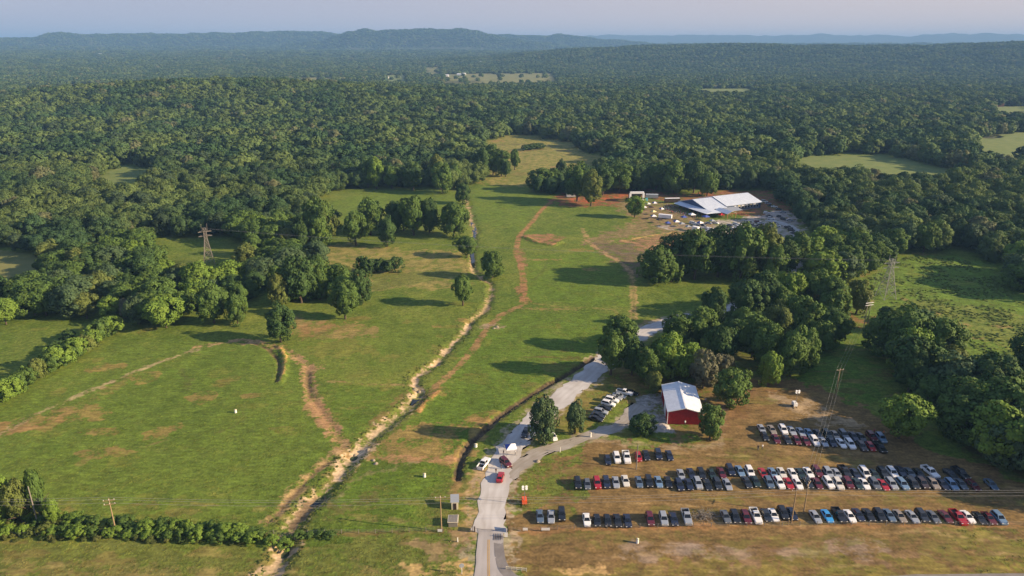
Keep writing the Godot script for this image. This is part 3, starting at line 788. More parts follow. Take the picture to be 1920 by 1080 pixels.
func build_roads() -> void:
	setting("gravel_road", ribbon(road_line.slice(2), [7.4, 7.6, 7.8, 8.0, 7.8, 7.4, 7.0, 6.8, 6.8], 0.07, 1.8, Color(0.60, 0.58, 0.555), Color(0.44, 0.41, 0.38)), mats["vertex_coloured"])
	setting("asphalt_road", ribbon(pts([-4.8, -118, -4.9, -122, -5, -125.2, -5.1, -132.1, -5.2, -141.2]), [7.2, 7.0, 6.6, 6.2, 6.2], 0.12, 0.25, Color(0.45, 0.425, 0.41), Color(0.345, 0.32, 0.305)), mats["vertex_coloured"])
	setting("asphalt_apron", ribbon(pts([18.2, -117.4, 5.8, -122, 0, -124.9, -2.4, -129.5, -3.2, -135.8, -3.4, -138.8]), [9, 7, 4, 2.6, 2.4, 2.2], 0.135, 0.1), mats["dark_asphalt"])
	setting("main_road", ribbon(pts([-240.8, -114.4, -108.3, -116.2, -4.8, -118.3, 50.9, -120.1, 112.4, -122.2, 243.5, -125.2]), [7.5], 0.10, 0.1), mats["dark_asphalt"])
	for o in [-0.16, 0.16]:
		var l := PackedVector2Array()
		for p in pts([-5, -122, -5.2, -125.2, -5.5, -132.1, -5.6, -137.3]):
			l.append(p + Vector2(o, 0))
		setting("road_marking", ribbon(l, [0.13], 0.15, 0.0), mats["yellow_paint"])
	setting("farm_track", ribbon(pts([-1.5, -162.8, 2.3, -168.7, 7.8, -174.7, 15.9, -179.6, 24.4, -184.7, 34.3, -191, 39.4, -199, 42.2, -203.3]), [5, 4.6, 4.2, 4.2, 4.4, 6], 0.05, 1.6, Color(0.42, 0.39, 0.35), Color(0.29, 0.255, 0.21)), mats["vertex_coloured"])
	# pools in the creek bed
	for w in [[pts([-27.4, -457.4, -24, -433, -23.4, -414.7]), 2.2], [pts([-23.7, -395.4, -22.3, -375.5, -20.6, -355.5]), 2.2], [pts([-31.6, -211.1, -32.4, -207.7, -33.6, -204.3]), 2.2], [pts([-50.6, -155.4, -51.1, -153.1, -52, -151.3]), 1.6], [pts([-54.1, -139.6, -53.5, -136.2, -53.3, -134.3]), 1.7]]:
		setting("creek_water", ribbon(w[0], [w[1] * 0.6, w[1], w[1], w[1] * 0.5], 0.14, 0.8), mats["water"])

# ---------------------------------------------------------------- trees

var crowns: Array = []       # crown meshes, width 1, tree height 1
var trunks: Array = []
var mid_crowns: Array = []
var far_crowns: Array = []
var bush_meshes: Array = []

func crown_mesh(key: int, clumps: int, leaves: int, size: float, low: float, lean: float, spread: float, soft := 0.0) -> ArrayMesh:
	# a crown of leaf clumps spread over an uneven dome; each leaf spray is a small bent face
	var r := RandomNumberGenerator.new()
	r.seed = key
	var lobes := FastNoiseLite.new()
	lobes.seed = key
	lobes.frequency = 0.9
	var s := Shape.new()
	var mid := Vector3(0, (1.0 + low) / 2, 0)
	var half := (1.0 - low) / 2
	for k in clumps:
		var t := (k + 0.5) / clumps
		var y := 1.0 - 1.9 * t
		var a := k * 2.39996 + r.randf_range(-0.5, 0.5)
		var ring := sqrt(maxf(0.0, 1.0 - y * y))
		var dir := Vector3(cos(a) * ring, y, sin(a) * ring)
		var reach := (0.72 + 0.62 * lobes.get_noise_3dv(dir * 1.5)) * r.randf_range(0.82, 1.08)
		if r.randf() < 0.22:
			reach *= 0.55
		# narrower at the foot, pulled sideways a little
		var wide: float = spread * lerpf(1.0, lean, clampf(-y * 0.5 + 0.3, 0.0, 1.0))
		var c := mid + Vector3(dir.x * 0.5 * reach * wide, dir.y * half * lerpf(reach, 0.95, 0.35), dir.z * 0.5 * reach * wide)
		var big := r.randf_range(0.085, 0.185)
		var tone := lerpf(r.randf_range(0.80, 1.16), 1.0, soft)
		var warm := r.randf_range(-0.07, 0.09)
		for l in leaves:
			var o := Vector3(r.randfn(), r.randfn(), r.randfn()).normalized()
			if o.dot(dir) < -0.35:
				o = -o
			var p := c + Vector3(o.x * big, o.y * big * 0.82, o.z * big) * pow(r.randf_range(0.45, 1.0), 0.5)
			var n := (o * 0.7 + dir * 0.35 + Vector3(0, 0.2, 0) + Vector3(r.randfn(), r.randfn(), r.randfn()) * 0.42).normalized()
			var x := n.cross(Vector3(r.randfn(), r.randfn(), r.randfn())).normalized()
			var z := x.cross(n)
			var q := size * r.randf_range(0.6, 1.35)
			var b := tone * lerpf(r.randf_range(0.82, 1.2), 1.0, soft)
			s.tint = Color(b * (1.0 + warm), b, b * (1.0 - warm * 0.7))
			var sh := (n * lerpf(0.95, 0.45, soft) + (o * 0.6 + dir * lerpf(0.3, 0.9, soft)).normalized() * lerpf(0.4, 0.9, soft)).normalized()
			var at := s.v.size()
			s.vert(p + x * q * r.randf_range(0.4, 0.7), sh)
			s.vert(p + z * q * r.randf_range(0.3, 0.6), sh)
			s.vert(p - x * q * r.randf_range(0.4, 0.7), sh)
			s.vert(p - z * q * r.randf_range(0.3, 0.6) + n * q * 0.15, sh)
			if (s.v[at + 2] - s.v[at]).cross(s.v[at + 1] - s.v[at]).dot(sh) >= 0.0:
				s.i.append_array([at, at + 1, at + 2, at, at + 2, at + 3])
			else:
				s.i.append_array([at, at + 2, at + 1, at, at + 3, at + 2])
	return s.mesh()

func trunk_mesh(key: int, low: float) -> ArrayMesh:
	var r := RandomNumberGenerator.new()
	r.seed = key + 77
	var s := Shape.new()
	var path := PackedVector3Array([Vector3(0, -0.04, 0), Vector3(r.randf_range(-0.01, 0.01), low * 0.6, 0), Vector3(r.randf_range(-0.03, 0.03), low + 0.2, r.randf_range(-0.03, 0.03)), Vector3(r.randf_range(-0.05, 0.05), low + 0.52, r.randf_range(-0.05, 0.05))])
	s.tube(path, [0.034, 0.026, 0.018, 0.006], 7)
	for k in 6:
		var a := k * 1.05 + r.randf_range(-0.3, 0.3)
		var from := path[1].lerp(path[2], r.randf_range(0.2, 1.0))
		var out := Vector3(cos(a), 0, sin(a)) * r.randf_range(0.2, 0.34)
		s.tube(PackedVector3Array([from, from + out * 0.5 + Vector3(0, 0.12, 0), from + out + Vector3(0, r.randf_range(0.15, 0.32), 0)]), [0.012, 0.008, 0.003], 5)
	return s.mesh()

const LOWS := [0.06, 0.10, 0.03, 0.13, 0.08, 0.05, 0.15, 0.02]

func leafy_materials(tone: int) -> Material:
	return mats["leaf_%d" % tone]

func plant_tree(x: float, z: float, h: float, w: float, tone: int, label: String, group: String, called := "tree") -> Node3D:
	var k := rng.randi() % crowns.size()
	var t := thing(called, label, "tree", Vector3(x, ground_height(x, z), z), rng.randf() * TAU, group)
	var tr := part("trunk", trunks[k], mats["bark"], t)
	tr.scale = Vector3(h, h, h)
	var cr := part("crown", crowns[k], leafy_materials(tone), t)
	cr.scale = Vector3(w * rng.randf_range(1.0, 1.18), h * 1.02, w * rng.randf_range(1.0, 1.18))
	return t

const ORDER := ["first", "second", "third", "fourth", "fifth", "sixth", "seventh", "eighth", "ninth", "tenth", "eleventh", "twelfth", "thirteenth", "fourteenth", "fifteenth", "sixteenth", "seventeenth", "eighteenth", "nineteenth", "twentieth"]

func nth(k: int) -> String:
	return ORDER[k] if k < 20 else "%dth" % (k + 1)

const TONE_WORDS := ["green", "bright green", "dark green", "olive green", "greyish", "blue green"]

func planted(rows: Array, where: String, group: String) -> void:
	# trees told apart by their place from the left
	rows.sort_custom(func(a, b): return a[0] / -a[1] < b[0] / -b[1])
	for k in rows.size():
		var a: Array = rows[k]
		plant_tree(a[0], a[1], a[2], a[3], a[4], "%s tree, %s from left %s" % [TONE_WORDS[a[4]], nth(k), where], group)

func build_trees() -> void:
	rng.seed = 31
	for k in 8:
		crowns.append(crown_mesh(k + 1, 64, 108, 0.047, LOWS[k], [0.9, 1.0, 1.0, 0.8, 0.95, 1.05, 0.75, 1.0][k], [1.0, 0.95, 1.05, 0.9, 1.0, 1.1, 0.85, 1.0][k]))
		trunks.append(trunk_mesh(k + 1, LOWS[k]))
	for k in 8:
		mid_crowns.append(crown_mesh(k + 40, 40, 40, 0.088, 0.05, 1.0, 1.1, 0.7))
	for k in 6:
		far_crowns.append(crown_mesh(k + 80, 22, 16, 0.17, 0.1, 1.0, 1.1, 0.8))
	for k in 4:
		bush_meshes.append(crown_mesh(k + 120, 34, 80, 0.062, 0.0, 1.15, 1.1))
	# ---- trees that stand alone or in small groups
	single_trees()
	planted([
		[-92.4, -396.5, 20.3, 13.3, 0], [-73.6, -394.2, 17.1, 12, 2], [-88.8, -422.4, 23.4, 16.1, 0], [-74.2, -427.6, 19.3, 12.2, 2], [-61.5, -421.1, 25, 15.4, 0], [-52.1, -426.3, 22.6, 12.8, 2], [-36.1, -417.2, 21.2, 16.6, 0], [-69.6, -433, 19.5, 12.3, 2]], "in the grove left of the creek", "grove left of the creek")
	planted([
		[-113.3, -394.2, 28.4, 17.6, 0], [-130.4, -388.5, 13.7, 10.6, 3], [-133.5, -386.3, 8, 9.3, 0], [-121.1, -386.3, 17.4, 10.5, 2]], "at the wood corner beside the tan field", "trees at the wood corner by the tan field")
	planted([
		[-97.2, -299.8, 22.6, 15.3, 2], [-89.7, -304.1, 16.2, 8, 0], [-105.5, -295, 16.1, 9.2, 3], [-72.3, -280, 17.6, 12, 0], [-68.8, -299.1, 16.2, 8.8, 2], [-85.5, -328.8, 9, 9.6, 3]], "along the front edge of the left wood", "trees along the left wood's front edge")
	planted([
		[35.6, -225.7, 16.3, 11.2, 0], [42.3, -248, 13.7, 11.7, 0], [43.1, -225.7, 13.6, 10, 2], [47.4, -219.8, 13.3, 9, 0], [55.9, -224.4, 16.2, 11.9, 1], [62.6, -223.5, 13.1, 10.7, 1], [64.8, -250.5, 13.1, 12.2, 0], [73.9, -251.6, 15.8, 13.1, 0], [83.6, -268, 18, 12, 2], [66.2, -215.3, 13.8, 8.5, 4], [74.2, -220.2, 10.7, 7.5, 4], [48.5, -212.2, 8.3, 5.5, 3]], "in the grove between road and red barn", "grove between the road and the red barn")
	planted([
		[72, -328, 19.6, 17.6, 0], [82.6, -337.3, 22.6, 16.9, 2], [92.6, -333.9, 25.7, 20, 0], [105.2, -337.3, 24.8, 18, 2], [115.9, -333.9, 28.9, 19, 0], [129.6, -339, 26.5, 17.6, 3], [138.9, -337.3, 19.2, 16.9, 2], [104.8, -350.8, 19, 17, 0], [127.4, -350.8, 20.4, 16.4, 0], [80, -330.5, 14, 10.7, 0], [150.1, -350.8, 19.6, 15.9, 0], [130.9, -328.8, 18.9, 13.4, 0], [90.5, -344.4, 19, 13.9, 0], [115.8, -349.8, 19.2, 15.3, 2]], "in the grove in front of the pavilion car park", "grove in front of the pavilion car park")
	planted([
		[102, -280, 17.8, 15.3, 2], [110.2, -285, 18.6, 13.2, 2], [122.4, -288.3, 19.2, 15.2, 1], [134.5, -291.6, 18.2, 14.9, 0], [139, -283.7, 17.3, 13.1, 0], [115.2, -255.8, 19.4, 15, 0], [125.3, -255.8, 14.2, 12.8, 2], [92.1, -255.8, 13.8, 13.3, 0], [85.9, -248, 12.3, 11.3, 2], [92.3, -231.4, 18, 13, 0], [99.7, -224.8, 18, 11.9, 0], [89.1, -216.5, 13.2, 7.4, 1], [127.3, -250.5, 13.6, 10.5, 0], [118.8, -245.5, 13.4, 11.2, 0], [76.6, -231.4, 16.5, 11.8, 2], [104.9, -255.8, 16, 12.8, 3], [91.4, -240.6, 17, 11.4, 0], [105.1, -305.5, 6.6, 10, 2], [115.4, -278.7, 14.7, 12.5, 0], [135.8, -272.6, 15.6, 11.3, 0], [108, -231.4, 15.3, 9, 0]], "in the shady grove behind the red barn", "shady grove behind the red barn")
	planted([
		[24, -561.5, 18.3, 20.1, 0], [35.2, -566, 16.7, 17.6, 2], [49.6, -520.4, 26.8, 19.5, 0], [58.5, -505.4, 24.5, 17.4, 3], [41, -575.1, 23.1, 8.9, 5], [72, -544.3, 22.8, 19.5, 2], [86, -552.8, 23.1, 19.8, 0], [102.5, -561.5, 22.6, 20.1, 2], [118.6, -566, 22.8, 21.1, 0], [129.8, -552.8, 26.5, 21.5, 0], [146.2, -552.8, 25.7, 19.8, 2], [153.6, -540.2, 19.4, 15.1, 0]], "in the row behind the stage", "tree row behind the stage")
	planted([
		[-120.4, -575.1, 22.2, 15.2, 0], [-112.4, -570.5, 25.5, 15.1, 1], [-99.6, -570.5, 18.6, 15.9, 0], [-81.3, -566, 21, 15.8, 2], [-55.9, -552.8, 24.4, 17.2, 0], [-48.2, -575.1, 18.7, 13.4, 0], [-36.9, -512.8, 14.9, 10.4, 2], [-26.5, -625, 24.8, 14.5, 2], [-17.2, -636, 25.2, 15.7, 0], [-9.7, -630.4, 23.1, 15.6, 0], [-5.8, -625, 15.4, 8.7, 2], [2.6, -665.1, 19.2, 11.3, 0], [-62.9, -579.7, 25.9, 16.2, 3]], "at the north edge of the green field", "trees at the north edge of the green field")
	# ---- woods
	woods()
	hedges()
	grass()

func single_trees() -> void:
	var rows: Array = [
		[-25.2, -373.4, 11.8, 14.4, 0], [-10.1, -336.4, 14.7, 10.9, 0], [-22.4, -296.3, 14.4, 10.2, 0], [-92.6, -255.2, 15.3, 12, 2], [-127.3, -275, 17.8, 12.3, 0], [-116.6, -273.2, 13.7, 7.7, 0], [-145.6, -270.3, 14.1, 15.7, 1], [-164.5, -280, 10.4, 10.2, 4], [84.7, -468.2, 14.6, 13.3, 1], [152.1, -285.7, 15.7, 9.9, 3], [59.6, -182.5, 11.4, 7.4, 0], [72.2, -202.9, 12.6, 10.5, 0], [9.3, -180.8, 15.2, 8.3, 5], [19.3, -185.6, 10.8, 6.2, 5], [116.9, -182.8, 14.1, 13.2, 1], [135, -200.4, 12, 10.8, 0], [40, -185.9, 6.3, 7.2, 2], [-215.9, -274.4, 11.4, 13.2, 1], [154.9, -265.7, 10.4, 9.7, 2], [172.7, -273.8, 6.8, 11.4, 2]]
	var what := [
		"broad green tree overhanging the creek pools", "round green tree standing right of the creek's upper bend", "lone green tree on the grass left of the winding creek",
		"dark leaning tree beside the curved ditch", "tall green tree in front of the left wood by the curved ditch", "slim tree beside the bare earth patch in front of the left wood", "wide pale green tree on the lawn before the left wood", "thin greyish half bare tree at the left wood's front",
		"round bright green tree in front of the white stage", "slender olive tree beside the double power pole", "green tree at the red barn's front right corner", "broad green tree behind the red barn's right side",
		"thick blue green cedar between the road and the farm track", "smaller hazy cedar beside the farm track", "large round bright green tree beyond the parked cars", "flat topped green tree above the round bright tree", "dark low bush tree in front of the gravel yard", "bright green tree at the far left edge past the hedgerow", "dark tree at the meadow's corner beside the power line", "low dark tree on the meadow's near edge"]
	for k in rows.size():
		var a: Array = rows[k]
		plant_tree(a[0], a[1], a[2], a[3], a[4], what[k], "lone trees")

var planted_count := 0

func in_frame(x: float, z: float, margin: float) -> bool:
	var deep := -z * 0.944 + 37.0
	return deep > 60.0 and absf(x) < deep * 0.7385 + margin

func woods() -> void:
	# candidate places: a jittered grid over everything that is not open land, plus the dense woods inside the open land
	var r := RandomNumberGenerator.new()
	r.seed = 99
	var dense := [
		pts([145.6, -255.8, 134.5, -231.4, 133.1, -212.6, 134.4, -199.7, 133.2, -185.9, 135.4, -174.7, 137.8, -154.4, 176.8, -142.6, 272.5, -189.7, 224.9, -214.8, 196.9, -228.4, 182.9, -226, 167.4, -215.7, 162, -215.7, 159.2, -226, 159.1, -242.4, 155.5, -254.5, 144.3, -248.9]),
		pts([263.6, -355.5, 265.2, -337.3, 252.5, -298.4, 242.8, -305.5, 243, -320.7])]
	var rest: Array = []
	var near: Array = []
	var step := 10.2
	var z := -110.0
	while z > -640.0:
		var x := -560.0
		while x < 560.0:
			var p := Vector2(x + r.randf_range(-3.8, 3.8), z + r.randf_range(-3.8, 3.8))
			x += step
			if not in_frame(p.x, p.y, 60.0):
				continue
			var wood := 0
			if not is_open(p):
				wood = 1 if p.x < 0 else 2
			elif Geometry2D.is_point_in_polygon(p, dense[0]):
				wood = 3
			elif Geometry2D.is_point_in_polygon(p, dense[1]):
				wood = 4
			if wood == 0:
				continue
			if r.randf() < 0.06:
				continue
			near.append([p.x, p.y, wood])
		z -= step
	near.sort_custom(func(a, b): return a[0] * a[0] + a[1] * a[1] < b[0] * b[0] + b[1] * b[1])
	var kept := 0
	var names := ["", "broadleaf tree in the dense wood on the left", "broadleaf tree in the wood around the meadow and pavilion", "broadleaf tree in the wood right of the parked cars", "broadleaf tree at the meadow's right edge"]
	for a in near:
		var place := Vector2(a[0], a[1])
		var stand := wide_noise.get_noise_2d(a[0] * 1.6, a[1] * 1.6)
		var h := r.randf_range(11.5, 18.0) + stand * 4.0
		var w := h * r.randf_range(0.85, 1.15)
		if a[2] == 1 and a[1] > -400.0:
			h *= 0.82
			w *= 0.86
		if a[2] == 3:
			h += 2.0
			w = h * r.randf_range(0.8, 1.05)
		if kept < 190 and in_frame(a[0], a[1], 2.0):
			kept += 1
			var tone: int = [0, 0, 2, 0, 3, 5, 2, 0, 1, 0][r.randi() % 10]
			plant_tree(a[0], a[1], h, w, tone, "%s %s %s" % ["tall" if h > 16.5 else "middling" if h > 13.5 else "low", TONE_WORDS[tone], names[a[2]]], ["", "trees of the left wood", "trees of the wood around the meadow", "trees of the wood right of the cars", "trees at the meadow edge"][a[2]])
		else:
			rest.append([a[0], a[1], h, w])
	# the forest beyond reads as one mass
	var lists := {}
	for a in rest:
		put_copy(lists, "near", r.randi() % crowns.size(), a[0], a[1], a[2], a[3], r)
	z = -642.0
	while z > -1900.0:
		var wide := -z * 0.79 + 130.0
		var x := -wide
		while x < wide:
			var p := Vector2(x + r.randf_range(-6.2, 6.2), z + r.randf_range(-6.2, 6.2))
			x += 13.5
			if is_open(p) or r.randf() < 0.07:
				continue
			var h := (r.randf_range(9.0, 15.0) if r.randf() < 0.25 else r.randf_range(14.0, 20.0)) + wide_noise.get_noise_2d(p.x, p.y) * 4.0
			put_copy(lists, "mid", r.randi() % mid_crowns.size(), p.x, p.y, h, h * r.randf_range(0.9, 1.35) * (1.2 if r.randf() < 0.1 else 1.0), r)
		z -= 13.5
	while z > -5200.0:
		var wide := -z * 0.79 + 130.0
		var s := 14.0 + (-z - 1900.0) * 0.0028
		var x := -wide
		while x < wide:
			var p := Vector2(x + r.randf_range(-0.45, 0.45) * s, z + r.randf_range(-0.45, 0.45) * s)
			x += s
			if is_open(p) and r.randf() > 0.03:
				continue
			var h := r.randf_range(10.0, 16.0) + wide_noise.get_noise_2d(p.x * 0.5, p.y * 0.5) * 4.0
			put_copy(lists, "far", r.randi() % far_crowns.size(), p.x, p.y, h, s * r.randf_range(0.95, 1.4), r)
		z -= s
	while z > -10000.0:
		var wide := -z * 0.79 + 130.0
		var x := -wide
		while x < wide:
			var p := Vector2(x + r.randf_range(-14.0, 14.0), z + r.randf_range(-14.0, 14.0))
			x += 32.0
			put_copy(lists, "far", r.randi() % far_crowns.size(), p.x, p.y, r.randf_range(14.0, 22.0), r.randf_range(30.0, 46.0), r)
		z -= 32.0
	var forest := Node3D.new()
	forest.name = "forest"
	forest.set_meta("kind", "stuff")
	tag(forest, "unbroken green forest canopy stretching from the fields to the hills", "forest")
	add_child(forest)
	var total := 0
	for key in lists:
		var l: Array = lists[key]
		var mm := MultiMesh.new()
		mm.transform_format = MultiMesh.TRANSFORM_3D
		mm.use_colors = true
		var parts: PackedStringArray = key.split(":")
		mm.mesh = {"near": crowns, "mid": mid_crowns, "far": far_crowns}[parts[0]][int(parts[1])]
		mm.instance_count = l.size()
		total += l.size()
		for k in l.size():
			mm.set_instance_transform(k, l[k][0])
			mm.set_instance_color(k, l[k][1])
		var o := MultiMeshInstance3D.new()
		o.name = "forest_canopy"
		o.multimesh = mm
		o.material_override = mats["copies_leaf"]
		o.set_meta("kind", "stuff")
		forest.add_child(o, true)
	print("individual trees ", kept, " copies ", total)

func put_copy(lists: Dictionary, kind: String, k: int, x: float, z: float, h: float, w: float, r: RandomNumberGenerator) -> void:
	var key := "%s:%d" % [kind, k]
	if not lists.has(key):
		lists[key] = []
	var b := Basis(Vector3.UP, r.randf() * TAU).scaled_local(Vector3(w, h, w * r.randf_range(0.85, 1.15)))
	# stands of a kind: tone drifts over tens of metres and from tree to tree
	var k1 := clampf(0.5 + wide_noise.get_noise_2d(x * 0.45 + 70.0, z * 0.45) * 1.7 + r.randf_range(-0.3, 0.3), 0.0, 1.0)
	var c := Color(0.050, 0.100, 0.038).lerp(Color(0.118, 0.168, 0.050), k1)
	if r.randf() < 0.08:
		c = Color(0.055, 0.088, 0.042)
	elif r.randf() < 0.04:
		c = Color(0.15, 0.165, 0.08)
	var f := r.randf_range(0.95, 1.28)
	lists[key].append([Transform3D(b, Vector3(x, (ground_height(x, z) if kind != "far" else hill(x, z) - 1.6) - 0.4, z)), Color(c.r * f, c.g * f, c.b * f)])

func shrub(x: float, z: float, w: float, h: float, tone: int, label: String, group: String) -> void:
	var o := single("shrub", bush_meshes[rng.randi() % bush_meshes.size()], mats["leaf_%d" % tone], label, "shrub", Vector3(x, ground_height(x, z) - 0.1, z), rng.randf() * TAU, group)
	o.scale = Vector3(w * rng.randf_range(0.9, 1.3), h, w * rng.randf_range(0.9, 1.3))

func along(line: PackedVector2Array, step: float) -> Array:
	var o := []
	for k in line.size() - 1:
		var n := maxi(1, int(line[k].distance_to(line[k + 1]) / step))
		for s in n:
			o.append(line[k].lerp(line[k + 1], float(s) / n))
	return o

func hedges() -> void:
	# the hedgerow at the lower left
	for p in along(pts([-132.4, -139.6, -108.6, -138.8, -84.9, -138.1, -67.9, -137.3, -55.1, -137.3, -53.5, -138.5]), 2.4):
		shrub(p.x + rng.randf_range(-0.8, 0.8), p.y + rng.randf_range(-1.0, 1.0), rng.randf_range(2.6, 4.0), rng.randf_range(1.8, 3.2), [1, 1, 0, 3, 0][rng.randi() % 5], "leafy shrub in the hedgerow below the left field", "shrubs of the lower left hedgerow")
	for p in along(pts([-134.6, -142.6, -120.1, -144.6, -105.9, -143.2, -82.1, -140.4, -59.3, -138.5]), 3.0):
		shrub(p.x + rng.randf_range(-0.8, 0.8), p.y + rng.randf_range(-0.8, 1.2), rng.randf_range(3.0, 4.6), rng.randf_range(2.2, 4.2), [0, 1, 0, 1, 0][rng.randi() % 5], "leafy shrub in the hedgerow below the left field", "shrubs of the lower left hedgerow")
	for p in along(pts([-51.7, -138.8, -41.3, -138.5]), 2.6):
		shrub(p.x, p.y + rng.randf_range(-0.8, 0.8), rng.randf_range(2.0, 3.2), rng.randf_range(1.2, 2.2), 0, "small shrub beside the creek culvert", "shrubs beside the creek culvert")
	planted([
		[-127, -144, 14, 7.4, 1], [-121.8, -143.6, 12.4, 5.3, 3], [-118.1, -145.3, 13.8, 4.6, 0], [-130.6, -142.6, 14.7, 7.9, 0], [-125.4, -146.1, 8.9, 5.9, 1], [-113.2, -142.6, 7.4, 4.5, 1]], "in the clump at the lower left corner", "tree clump at the lower left corner")
	# the hedge that climbs from the left edge to the wood
	var row: Array = along(pts([-172.9, -199, -169.4, -205.1, -167.9, -217.7, -167, -231.4, -166, -243, -164.9, -255.8, -165.5, -268]), 3.6)
	for k in row.size():
		var p: Vector2 = row[k]
		shrub(p.x + rng.randf_range(-1.0, 1.0), p.y + rng.randf_range(-1.0, 1.0), rng.randf_range(6.0, 9.0), rng.randf_range(6.5, 9.5), [0, 1, 0, 1, 3][rng.randi() % 5], "tall shrub in the hedge climbing to the left wood", "shrubs of the climbing hedge")
	for p in along(pts([-79.5, -348.9, -72.7, -346.2, -64.4, -346.2, -57.9, -349.8]), 3.0):
		shrub(p.x, p.y + rng.randf_range(-1.0, 2.0), rng.randf_range(6.0, 8.0), rng.randf_range(7.0, 9.0), 2, "rounded shrub in the clump on the tan field", "shrub clump on the tan field")
	for p in along(pts([15.1, -794.4, 38.3, -811.8]), 5.0):
		shrub(p.x, p.y, rng.randf_range(8.0, 11.0), rng.randf_range(5.0, 8.0), 2, "dark shrub in the clump on the far pasture", "shrub clump on the far pasture")
	for a in [[Vector2(-177.74, -255.77), 6.0, 5.0], [Vector2(-178.27, -247.99), 5.0, 4.0]]:
		shrub(a[0].x, a[0].y, a[1], a[2], 2, "dark shrub on the grass left of the climbing hedge", "shrubs left of the climbing hedge")
	# weeds and brambles of the rough meadow, past counting
	var rough := pts([181.8, -337.3, 200.6, -355.5, 222.8, -375.5, 250.4, -371.4, 257.2, -341.7, 255.7, -313, 280.7, -272.6, 206.8, -210.7, 181.4, -210.7, 180.7, -231.4, 179.9, -255.8, 178.9, -285, 165, -295])
	var b := box_of(rough, 0.0)
	var list := []
	for k in 9000:
		var p := b.position + Vector2(rng.randf() * b.size.x, rng.randf() * b.size.y)
		if not Geometry2D.is_point_in_polygon(p, rough) or wide_noise.get_noise_2d(p.x * 2.5, p.y * 2.5) + rng.randf_range(-0.2, 0.2) < 0.0:
			continue
		list.append(p)
	brush("meadow_weeds", list, 0.5, 1.7, 0.15, 0.6, Color(0.14, 0.21, 0.045), Color(0.20, 0.24, 0.065), "low green weeds and brambles over the rough meadow")
	list = []
	for k in 900:
		list.append(Vector2(rng.randf_range(-190, -60), rng.randf_range(-150, -130)))
	var strip := pts([-129.8, -136.2, -134.6, -142.6, -120.8, -145.7, -86.6, -141.6, -51.7, -138.8, -50.8, -135.8])
	brush("hedge_undergrowth", list.filter(func(p): return Geometry2D.is_point_in_polygon(p, strip)), 0.9, 2.2, 0.5, 1.6, Color(0.06, 0.1, 0.026), Color(0.13, 0.145, 0.042), "tangled undergrowth filling the lower left hedgerow")
	list = []
	for k in 800:
		var l: PackedVector2Array = [creek_far, creek_near][rng.randi() % 2]
		var j := rng.randi() % (l.size() - 1)
		list.append(l[j].lerp(l[j + 1], rng.randf()) + Vector2([-1, 1][rng.randi() % 2] * rng.randf_range(2.2, 4.6), rng.randf_range(-1, 1)))
	brush("creek_weeds", list, 0.25, 0.8, 0.12, 0.4, Color(0.10, 0.14, 0.035), Color(0.14, 0.16, 0.05), "rough weeds growing along the creek and ditch banks")

func grass() -> void:
	# tufts and blades over the nearer fields, coloured as the ground they grow from
	var s := Shape.new()
	for k in 9:
		var a := k * 2.4
		var o := Vector3(cos(a), 0, sin(a)) * (0.12 + 0.05 * (k % 3))
		var lean := Vector3(cos(a + 0.6), 0, sin(a + 0.6)) * 0.16
		var side := Vector3(-sin(a), 0, cos(a)) * 0.11
		s.tri(o - side, o + lean + Vector3(0, 0.8 + 0.1 * (k % 3), 0), o + side)
	var where := []
	var tries := 0
	while where.size() < 60000 and tries < 500000:
		tries += 1
		var z := -112.0 - 300.0 * pow(rng.randf(), 1.7)
		var p := Vector2(rng.randf_range(-1.0, 1.0) * (-z * 0.70 + 30.0), z)
		if absf(p.x) > 340.0 or not is_open(p):
			continue
		var c := ground_image.get_pixel(int((p.x + 345.0) / 0.4), int((z + 424.0) / 0.4))
		var bare: float = c.r - c.g
		if bare > 0.02 or c.b > 0.36:
			continue
		if to_line(p, road_line) < 4.6 or to_line(p, farm_line) < 3.4:
			continue
		where.append([p, c])
	var mm := MultiMesh.new()
	mm.transform_format = MultiMesh.TRANSFORM_3D
	mm.use_colors = true
	mm.mesh = s.mesh()
	mm.instance_count = where.size()
	for k in where.size():
		var p: Vector2 = where[k][0]
		var c: Color = where[k][1].srgb_to_linear()
		var f := rng.randf_range(1.0, 1.4)
		var dry := rng.randf() < 0.25
		var w := rng.randf_range(0.7, 1.8)
		mm.set_instance_transform(k, Transform3D(Basis(Vector3.UP, rng.randf() * TAU).scaled_local(Vector3(w, rng.randf_range(0.05, 0.13), w)), Vector3(p.x, ground_height(p.x, p.y) - 0.02, p.y)))
		mm.set_instance_color(k, Color(c.r * f * (1.2 if dry else 1.0), c.g * f, c.b * f))
	var o := MultiMeshInstance3D.new()
	o.name = "grass"
	o.multimesh = mm
	o.material_override = mats["copies_leaf"]
	o.set_meta("kind", "stuff")
	tag(o, "short grass and dry stalks over the fields", "grass")
	add_child(o)

var farm_line := pts([-1.5, -162.8, 2.3, -168.7, 7.8, -174.7, 15.9, -179.6, 24.4, -184.7, 34.3, -191, 39.4, -199, 42.2, -203.3])

